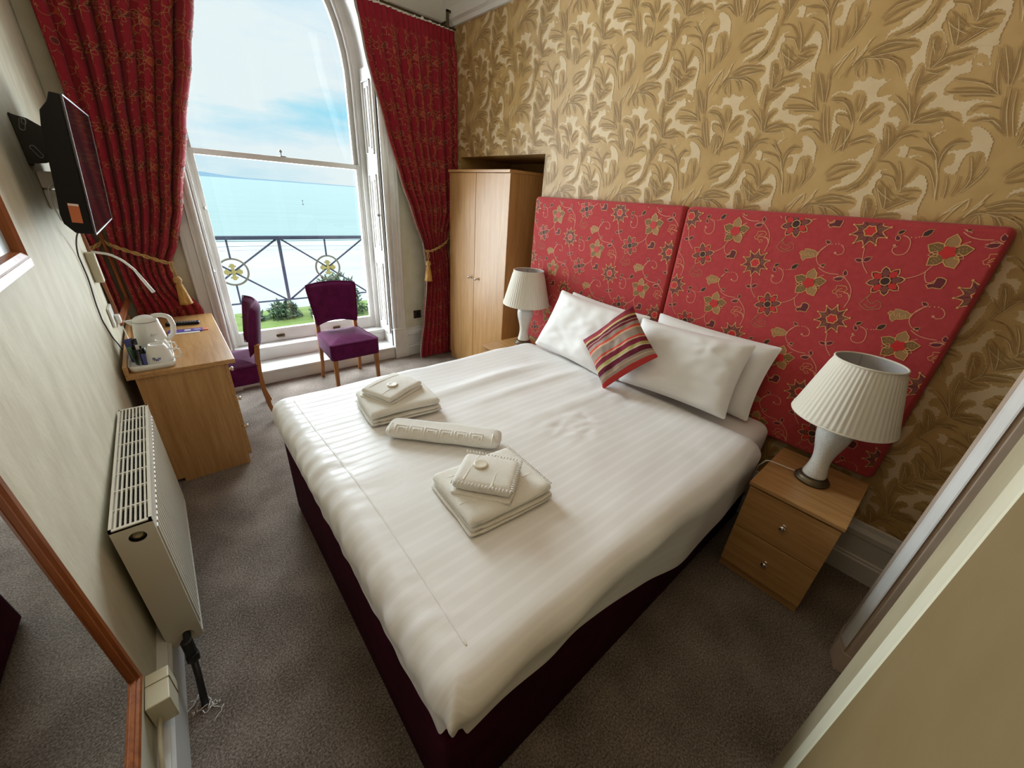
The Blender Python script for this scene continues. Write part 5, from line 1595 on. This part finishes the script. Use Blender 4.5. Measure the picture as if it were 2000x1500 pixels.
b = B(); b.lathe([(0.0555, 0.1715), (0.0575, 0.174), (0.0555, 0.1765)], 32, (kx, ky, TZ+0.011)); b.build('lid_seam', M['grey_metal'], kt)
b = B()
hp_ = spline([Vector(p) for p in [(kx+0.035, ky+0.01, TZ+0.205), (kx+0.075, ky+0.0, TZ+0.207), (kx+0.105, ky-0.008, TZ+0.190), (kx+0.112, ky-0.010, TZ+0.150), (kx+0.104, ky-0.008, TZ+0.105), (kx+0.080, ky-0.004, TZ+0.072), (kx+0.062, ky, TZ+0.066)]], 0.012)
b.tube(hp_, 0.0125, 10); b.build('handle', M['white_plastic'], kt)
b = B()
b.add([(kx-0.045, ky-0.02, TZ+0.150), (kx-0.045, ky+0.02, TZ+0.150), (kx-0.050, ky-0.016, TZ+0.196), (kx-0.050, ky+0.016, TZ+0.196), (kx-0.088, ky, TZ+0.196)], [(0, 1, 4), (0, 4, 2), (1, 3, 4), (2, 4, 3)], 0, False); b.build('spout', M['white_plastic'], kt)
b = B()
lx = [(-0.018, 0.10), (-0.012, 0.116), (-0.006, 0.098), (0.002, 0.112), (0.010, 0.104), (0.018, 0.112)]
b.tube([(kx+0.020+p[0]*0.8, ky-0.0665+0.03*(p[1]-0.1), TZ+0.011+p[1]) for p in lx], 0.0012, 5); b.build('maker_mark', M['grey_metal'], kt)
# upturned cups with blue script
def cup(label, c, r, s, loops=True, hang=0.0):
    o = thing('teacup', label, 'cup', c, 'white cups on the tea tray'); local(o)
    o.rotation_euler = (0, 0, hang)
    b = B(); b.lathe([(r, 0), (r+0.001, 0.003), (r*0.97, 0.02), (r*0.86, 0.052), (r*0.70, 0.080), (r*0.60, 0.088), (r*0.58, 0.094), (r*0.50, 0.094), (r*0.46, 0.089), (0.0005, 0.088)], 32, M=Matrix.Diagonal((s, s, s, 1))); b.build('bowl', M['white_plastic'], o)
    b = B(); b.tube([Vector(p)*s for p in spline([Vector(q) for q in [(r*0.90, 0, 0.020), (r+0.020, 0, 0.018), (r+0.030, 0, 0.036), (r+0.024, 0, 0.058), (r*0.80, 0, 0.066)]], 0.008)], 0.0042*s, 8); b.build('handle', M['white_plastic'], o)
    b = B()
    for (a0, z, a1) in ((-1.95, 0.030, 0.5),):
        pts = []
        for k in range(25):
            t = k/24
            a = a0+0.62*t; zz = 0.034+0.008*sin(t*27)*(1.1-0.4*t)+0.003*sin(t*9)
            rr = r*(0.97-0.11*(zz-0.02)/0.032)+0.0012
            pts.append((rr*cos(a)*s, rr*sin(a)*s, zz*s))
        b.tube(pts, 0.0013, 5)
    b.build('script_mark', M['blue_print'], o)
cup('upturned white cup with blue script at the front of the tea tray', (-0.150, 2.660, TZ+0.011), 0.052, 1.12, hang=-0.15)
cup('white cup with handle behind the front cup on the tea tray', (-0.132, 2.765, TZ+0.011), 0.038, 1.0, hang=0.5)
gl_ = thing('drinking_glass', 'clear tumbler holding sachets on the tea tray', 'glass', (-0.228, 2.688, TZ+0.011)); local(gl_)
b = B(); b.lathe([(0.0005, 0.0), (0.026, 0.0), (0.033, 0.088), (0.0315, 0.088), (0.025, 0.006), (0.0005, 0.006)], 24); b.build('tumbler', M['glass'], gl_)
def sachet(kind, label, c, w, h, t, rx, ry, rz, m, grp='sachets in the tumbler on the tea tray'):
    b = B(); b.box(-w/2, w/2, -t/2, t/2, 0, h); b.box(-w/2, w/2, -0.0006, 0.0006, -0.006, h+0.007)
    o = tag(b.build(kind, m, off=(0, 0, 0)), label, 'sachet', grp)
    o.location = c; o.rotation_euler = (rx, ry, rz)
sachet('tea_sachet', 'dark tea sachet standing tallest in the tumbler', (-0.238, 2.695, TZ+0.028), 0.024, 0.115, 0.006, 0.08, 0.05, 0.4, M['black_gloss'])
sachet('tea_sachet', 'dark blue tea sachet leaning at the wall side of the tray', (-0.250, 2.740, TZ+0.013), 0.04, 0.115, 0.008, -0.1, 0.02, 0.5, M['blue_print'])
sachet('coffee_sachet', 'green coffee stick in the tumbler', (-0.246, 2.681, TZ+0.024), 0.016, 0.085, 0.006, 0.10, -0.12, 0.2, M['green_pack'])
sachet('sugar_sachet', 'white sugar stick in the tumbler', (-0.226, 2.684, TZ+0.022), 0.014, 0.09, 0.006, 0.06, 0.02, 0.1, M['white_plastic'])
sachet('milk_sachet', 'pale blue milk stick in the tumbler', (-0.214, 2.690, TZ+0.022), 0.016, 0.082, 0.006, 0.05, 0.16, 0.0, M['print'])
sachet('tea_sachet', 'blue and white tea bag leaning against the front cup', (-0.203, 2.640, TZ+0.013), 0.034, 0.055, 0.006, -0.35, 0.1, 0.3, M['blue_print'], None)
# remote control and leaflet
rc = thing('remote_control', 'black television remote control on the desk behind the kettle', 'remote control', (-0.01, 3.395, DZ)); local(rc); rc.rotation_euler = (0, 0, -0.18)
b = B(); rrect(b, -0.10, 0.085, -0.024, 0.024, 0.0, 0.018, 0.012, 0.005); b.build('case', M['black_plastic'], rc)
b = B()
for i in range(11):
    for j in range(3):
        b.box(-0.088+0.0145*i, -0.080+0.0145*i, -0.016+0.012*j, -0.009+0.012*j, 0.0175, 0.0200)
b.build('buttons', M['grey_metal'], rc)
lf = thing('leaflet', 'violet leaflet with an orange end on the desk beside the remote', 'leaflet', (0.0, 3.225, DZ)); local(lf); lf.rotation_euler = (0, 0, -0.10)
b = B(); b.box(-0.105, 0.075, -0.030, 0.034, 0.0, 0.006); b.build('violet_half', M['violet_card'], lf)
b = B(); b.box(0.0755, 0.105, -0.018, 0.034, 0.0, 0.006); b.build('orange_end', M['orange_label'], lf)
b = B(); b.box(-0.100, 0.06, -0.056, -0.031, 0.0, 0.004); b.build('white_edge', M['white_plastic'], lf)
b = B(); b.box(-0.02, 0.012, -0.012, 0.018, 0.006, 0.0065); b.box(0.03, 0.065, 0.0, 0.010, 0.006, 0.0065); b.build('printed_mark', M['white_plastic'], lf)

# ---- television on its bracket
tv = thing('television', 'black flat television tilted down on the left wall', 'television', (-0.155, 2.565, 1.643)); local(tv)
Yv = Vector((0.0247, 1, 0)).normalized(); Zv = Vector((0.098, 0, 0.995)); Zv = (Zv-Yv*Zv.dot(Yv)).normalized(); Xv = Yv.cross(Zv)
tv.matrix_world = Matrix(((Xv.x, Yv.x, Zv.x, -0.155), (Xv.y, Yv.y, Zv.y, 2.565), (Xv.z, Yv.z, Zv.z, 1.643), (0, 0, 0, 1)))
HWT, HHT = 0.365, 0.2225
b = B()
b.prism([(0, HHT), (-0.024, HHT), (-0.030, HHT-0.02), (-0.034, HHT-0.03), (-0.055, HHT-0.06), (-0.062, HHT-0.11), (-0.070, -0.10), (-0.074, -HHT+0.06), (-0.070, -HHT+0.03), (-0.045, -HHT), (0, -HHT)], -HWT, HWT, lambda p, a: (p[0], a, p[1]))
b.build('housing', M['black_plastic'], tv, bevel=0.003)
b = B(); b.box(0.0005, 0.006, -HWT, HWT, -HHT, HHT); b.build('screen', M['black_gloss'], tv)
b = B()
for (ya, yb, za, zb) in ((-HWT, HWT, HHT-0.004, HHT+0.001), (-HWT, HWT, -HHT-0.001, -HHT+0.004), (-HWT-0.001, -HWT+0.003, -HHT, HHT), (HWT-0.003, HWT+0.001, -HHT, HHT)):
    b.box(0.004, 0.0075, ya, yb, za, zb)
b.build('bezel', M['bezel'], tv)
b = B(); b.box(-0.048, -0.020, -HWT-0.0015, -HWT+0.001, -0.185, -0.120); b.build('sticker', M['orange_label'], tv)
b = B(); b.box(-0.047, -0.021, -HWT-0.002, -HWT-0.001, -0.128, -0.121); b.build('sticker_edge', M['white_plastic'], tv)
bk_ = thing('wall_bracket', 'black slotted steel bracket holding the television', 'bracket', (wl(2.55), 2.55, 1.73))
b = B(); b.box(wl(2.55)+0.001, wl(2.55)+0.007, 2.528, 2.60, 1.640, 1.812); b.build('wall_plate', M['black_metal'], bk_, bevel=0.002)
b = B(); b.prism([(wl(2.53)+0.003, 1.81), (-0.275, 1.800), (-0.245, 1.778), (-0.232, 1.760), (-0.240, 1.668), (-0.270, 1.652), (wl(2.53)+0.003, 1.646)], 2.524, 2.530, lambda p, a: (p[0], a, p[1])); b.build('arm', M['black_metal'], bk_)
b = B()
def slot(cx, cz, ang, L=0.022, r=0.0075):
    P = []
    for k in range(20):
        a = 2*pi*k/20
        x, z = r*cos(a), r*sin(a)+(L/2 if sin(a) > 0 else -L/2)
        P.append((cx+x*cos(ang)-z*sin(ang), 2.522, cz+x*sin(ang)+z*cos(ang)))
    b.tube(P, 0.0013, 5, closed=True)
for sl in ((-0.292, 1.778, -0.3, 0.026), (-0.285, 1.788, -0.3, 0.008, 0.0055), (-0.283, 1.690, 0.45, 0.028)):
    b = B(); slot(*sl); b.build('slot_rim', M['grey_metal'], bk_)
b = B(); b.box(-0.2485, -0.236, 2.524, 2.60, 1.655, 1.765); b.build('mount_plate', M['black_metal'], bk_)
pb = thing('power_adapter', 'white power adapter with trailing lead on the wall behind the television', 'adapter', (wl(2.62), 2.62, 1.53))
b = B(); b.box(wl(2.62)+0.001, -0.262, 2.585, 2.640, 1.560, 1.622); b.box(wl(2.62)+0.001, -0.268, 2.590, 2.635, 1.478, 1.553); b.build('adapter_body', M['white_plastic'], pb, bevel=0.006)
b = B(); b.tube(spline([Vector(p) for p in [(-0.262, 2.60, 1.555), (-0.275, 2.56, 1.575), (-0.29, 2.50, 1.56), (-0.292, 2.47, 1.50), (-0.285, 2.46, 1.45), (-0.262, 2.47, 1.425)]], 0.012), 0.0025, 6); b.build('lead', M['white_plastic'], pb)
b = B(); b.tube(spline([Vector(p) for p in [(-0.235, 2.60, 1.44), (-0.285, 2.68, 1.36), (wl(2.75)+0.006, 2.75, 1.27), (wl(2.76)+0.006, 2.765, 1.17), (wl(2.70)+0.006, 2.70, 1.05), (wl(2.69)+0.006, 2.69, 0.98), (wl(2.78)+0.006, 2.78, 0.86), (wl(2.86)+0.006, 2.86, 0.80), (wl(2.90)+0.01, 2.90, 0.75)]], 0.015), 0.0032, 6)
tag(b.build('television_cable', M['cable_dark'], off=(-0.3, 2.7, 0.8)), 'thin dark cable hanging down the wall from the television', 'cable')

# ---- mirrors and picture
def framed(name, label, cat, c, Yd, Zd, W, H, fw, ft, mfr, mgl, glname, group=None, prof=None, mlow=None):
    """c: lower near corner of the frame's front face"""
    o = thing(name, label, cat, c); local(o)
    Y = Vector(Yd).normalized(); Z = Vector(Zd); Z = (Z-Y*Z.dot(Y)).normalized(); X = Y.cross(Z)
    o.matrix_world = Matrix(((X.x, Y.x, Z.x, c[0]), (X.y, Y.y, Z.y, c[1]), (X.z, Y.z, Z.z, c[2]), (0, 0, 0, 1)))
    pr_ = prof or [(0, -ft), (0, -0.004), (0.006, 0.0), (fw*0.45, -0.002), (fw*0.55, -0.007), (fw*0.85, -0.006), (fw, -0.012), (fw, -ft)]
    for k in range(4):
        b = B()
        n_ = len(pr_)
        def pt(s_, p):
            w, d = p
            if k == 0: return (d, w if s_ == 0 else W-w, w)
            if k == 1: return (d, W-w, w if s_ == 0 else H-w)
            if k == 2: return (d, W-w if s_ == 0 else w, H-w)
            return (d, w, H-w if s_ == 0 else w)
        b.prism(pr_, 0, 1, lambda p, a: pt(a, p))
        b.build('frame_member', mlow if (mlow and k == 0) else mfr, o)
    b = B(); b.box(-ft, -0.013, fw-0.004, W-fw+0.004, fw-0.004, H-fw+0.004); b.build(glname, mgl, o)
    return o
framed('wall_mirror', 'reddish framed mirror above the desk beside the curtain', 'mirror', (-0.279, 3.098, 0.828), (0.026, 0.60, 0), (-0.036, 0, 1), 0.60, 0.66, 0.043, 0.016, M['mahogany'], M['mirror'], 'mirror_glass')
framed('tall_mirror', 'large reddish framed mirror on the left wall nearest the camera, reflecting carpet', 'mirror', (-0.317, -0.25, 0.492), (0.0174, 1, 0), (-0.031, 0, 1), 1.243, 1.15, 0.034, 0.030, M['mahogany'], M['mirror'], 'mirror_glass')
framed('framed_picture', 'small framed pale print on the left wall below the television', 'picture', (-0.318, 1.25, 1.392), (0.0174, 1, 0), (0, 0, 1), 0.53, 0.42, 0.034, 0.016, M['mahogany'], M['print'], 'print', prof=[(0.012, -0.016), (0.012, 0.010), (0.018, 0.012), (0.030, 0.004), (0.034, -0.012), (0.034, -0.016)])
pic = [o for o in bpy.data.objects if o.name == 'framed_picture'][0]
b = B(); b.box(-0.012, 0.012, 0.0, 0.53, -0.012, 0.0115); b.build('lower_ledge', M['pale_strip'], pic, bevel=0.002)  # pale strip along the frame's lower edge

# ---- reading lamp by the desk mirror
rd = thing('reading_lamp', 'slim white wall lamp with a bent arm beside the desk mirror', 'wall lamp', (wl(2.98), 2.98, 1.18))
b = B(); b.box(wl(2.98)+0.001, -0.276, 2.955, 3.005, 1.105, 1.255); b.build('wall_box', M['cream_plastic'], rd, bevel=0.004)
b = B(); P = spline([Vector(p) for p in [(-0.285, 2.98, 1.258), (-0.262, 2.985, 1.252), (-0.222, 2.99, 1.240), (-0.18, 2.995, 1.205), (-0.145, 3.0, 1.152)]], 0.01)
b.tube(P, 0.0060, 8); b.build('arm', M['white_plastic'], rd)
b = B(); b.tube([(-0.146, 3.0, 1.153), (-0.125, 3.0, 1.095), (-0.100, 3.0, 1.028)], 0.0075, 10, rf=lambda t: 0.85+0.45*t); b.build('lamp_head', M['white_plastic'], rd)

# ---- sockets and boxes
so = thing('wall_socket', 'white double wall socket with plugs beside the desk mirror', 'socket', (wl(3.02), 3.02, 0.90))
b = B(); b.box(wl(3.02)+0.001, wl(3.02)+0.012, 2.955, 3.085, 0.86, 0.965); b.build('plate', M['white_plastic'], so, bevel=0.003)
b = B(); b.box(wl(3.02)+0.0125, wl(3.02)+0.036, 3.022, 3.062, 0.862, 0.912); b.build('plug', M['white_plastic'], so, bevel=0.008)
b = B(); b.tube(spline([Vector(p) for p in [(wl(3.02)+0.03, 3.035, 0.846), (wl(3.02)+0.035, 3.02, 0.80), (-0.27, 2.97, 0.77), (-0.255, 2.93, 0.755)]], 0.012), 0.003, 6); b.build('lead', M['white_plastic'], so)
bs = thing('wall_switch', 'small bronze socket plate low on the window wall beside the curtain', 'socket', (1.935, YB, 0.45))
b = B(); b.box(1.893, 1.978, YB-0.010, YB-0.0005, 0.402, 0.487); b.build('plate', M['brown_socket'], bs, bevel=0.003)
b = B(); b.box(1.925, 1.945, YB-0.014, YB-0.0105, 0.43, 0.46); b.build('rocker', M['black_plastic'], bs, bevel=0.002)
jb = thing('junction_box', 'cream plastic box on the skirting below the radiator end', 'box', (wl(1.08)+0.03, 1.08, 0.24))
b = B(); b.box(wl(1.08)+0.002, wl(1.08)+0.056, 1.040, 1.150, 0.206, 0.300); b.build('box_body', M['cream_plastic'], jb, bevel=0.003)
b = B(); b.box(wl(1.08)+0.002, wl(1.08)+0.0575, 1.110, 1.1112, 0.207, 0.3012); b.build('lid_edge', M['wall_beige'], jb)
b = B(); b.tube([(wl(1.0)+0.020, 1.045, 0.235), (wl(1.0)+0.018, 0.96, 0.235), (wl(0.9)+0.016, 0.92, 0.205), (wl(0.9)+0.016, 0.90, 0.19)], 0.006, 8); b.build('cable_tail', M['cream_plastic'], jb)

# ---- radiator
rad = thing('radiator', 'white panel radiator with top grille on the left wall below the desk end', 'radiator', (-0.27, 1.8, 0.13))
RX0, RX1, RY0, RY1, RZ0, RZ1 = -0.318, -0.2215, 1.348, 2.205, 0.125, 0.698
b = B()
b.box(RX1-0.006, RX1, RY0+0.004, RY1-0.004, RZ0+0.02, RZ1-0.008)
for k in range(26):
    y = RY0+0.03+(RY1-RY0-0.06)*k/25
    b.box(RX1-0.001, RX1+0.0035, y-0.011, y+0.011, RZ0+0.045, RZ1-0.05)
b.box(RX1-0.012, RX1+0.001, RY0+0.004, RY1-0.004, RZ0+0.005, RZ0+0.022)
b.build('front_panel', M['rad_paint'], rad, bevel=0.003)
b = B(); b.box(RX0+0.004, RX0+0.010, RY0+0.004, RY1-0.004, RZ0+0.02, RZ1-0.008); b.build('back_panel', M['rad_paint'], rad)
for y0 in (RY0, RY1-0.005):
    b = B(); 
    n_ = 20; cyc, czc, rv = (RX0+RX1)/2+0.004, RZ1-0.052, 0.021
    # end cover with a round tapping hole
    outer = [(RX0, RZ0), (RX1, RZ0), (RX1, RZ1-0.004), (RX0, RZ1-0.004)]
    hole = [(cyc+rv*cos(2*pi*k/n_), czc+rv*sin(2*pi*k/n_)) for k in range(n_)]
    allp = outer+hole
    for yy in (y0, y0+0.005):
        tri = tessellate_polygon([[Vector((p[0], p[1], 0)) for p in outer], [Vector((p[0], p[1], 0)) for p in hole]])
        b.add([(p[0], yy, p[1]) for p in allp], [tuple(t) for t in tri])
    b.add([(p[0], yy, p[1]) for yy in (y0, y0+0.005) for p in outer], [(k, (k+1) % 4, 4+(k+1) % 4, 4+k) for k in range(4)])
    b.add([(p[0], yy, p[1]) for yy in (y0, y0+0.012) for p in hole], [(k, (k+1) % n_, n_+(k+1) % n_, n_+k) for k in range(n_)])
    b.build('end_cover', M['rad_paint'], rad)
b = B()
b.box(RX0, RX0+0.007, RY0, RY1, RZ1-0.010, RZ1); b.box(RX1-0.008, RX1+0.001, RY0, RY1, RZ1-0.012, RZ1)
b.box(RX0, RX1, RY0, RY0+0.010, RZ1-0.010, RZ1); b.box(RX0, RX1, RY1-0.010, RY1, RZ1-0.010, RZ1)
for k in range(1, 8):
    x = RX0+0.003+(RX1-RX0-0.006)*k/8
    b.box(x-0.0022, x+0.0022, RY0+0.006, RY1-0.006, RZ1-0.007, RZ1-0.0005)
for k in range(1, 8):
    y = RY0+(RY1-RY0)*k/8
    b.box(RX0, RX1-0.004, y-0.0035, y+0.0035, RZ1-0.012, RZ1-0.004)
b.build('top_grille', M['rad_paint'], rad)
b = B()
for k in range(40):
    y = RY0+0.02+(RY1-RY0-0.04)*k/39
    b.box(RX0+0.012, RX1-0.010, y-0.001, y+0.001, RZ0+0.05, RZ1-0.035)
b.build('fins', M['rad_dark'], rad)
b = B(); b.lathe([(0.0005, 0.002), (0.009, 0.002), (0.010, 0.0), (0.0135, 0.0), (0.0145, 0.006), (0.0145, 0.03)], 8, M=Matrix.Translation((cyc, RY0+0.012, czc)) @ Matrix.Rotation(-pi/2, 4, 'X')); b.build('blanking_plug', M['plug_brass'], rad)
b = B(); b.lathe([(0.0208, 0.0), (0.0208, 0.025), (0.0005, 0.026)], 20, M=Matrix.Translation((cyc, RY0+0.0055, czc)) @ Matrix.Rotation(-pi/2, 4, 'X')); b.build('port_shade', M['black_plastic'], rad)  # black cup put in as the shaded depth of the hole
b = B(); b.lathe([(0.020, 0.0), (0.022, 0.002), (0.018, 0.003), (0.017, -0.01)], 20, M=Matrix.Translation((-0.262, RY0-0.001, 0.168)) @ Matrix.Rotation(pi/2, 4, 'X')); b.build('tapping', M['cream_plastic'], rad)
b = B()
b.tube([(-0.262, RY0+0.02, 0.168), (-0.262, RY0-0.03, 0.168), (-0.262, RY0-0.055, 0.160)], 0.012, 10)
b.tube([(-0.262, RY0-0.050, 0.190), (-0.262, RY0-0.052, 0.150), (-0.262, RY0-0.056, 0.108)], 0.0175, 8)
b.tube([(-0.262, RY0-0.056, 0.125), (-0.262, RY0-0.058, 0.110), (-0.262, RY0-0.060, 0.096)], 0.021, 6)
b.build('valve', M['black_metal'], rad, bevel=0.002)
b = B(); b.tube([(-0.262, RY0-0.056, 0.115), (-0.262, RY0-0.100, 0.055), (-0.262, 1.165, 0.001)], 0.0105, 10); b.build('pipe', M['black_metal'], rad)
b = B()
rnd = random.Random(4)
for (cx, cy) in ((-0.285, 1.175), (-0.24, 1.155), (-0.222, 1.135), (-0.30, 1.19)):
    for k in range(3):
        P = [Vector((cx+rnd.uniform(-.015, .015), cy+rnd.uniform(-.012, .012), 0.003))]
        for q in range(4):
            P.append(P[-1]+Vector((rnd.uniform(-.014, .014), rnd.uniform(-.014, .014), rnd.uniform(-0.002, .004))))
        b.tube(P, 0.0012, 5)
tag(b.build('frayed_threads', M['towel_stitch'], off=(-0.26, 1.16, 0)), 'pale frayed carpet threads round the radiator pipe', 'threads')
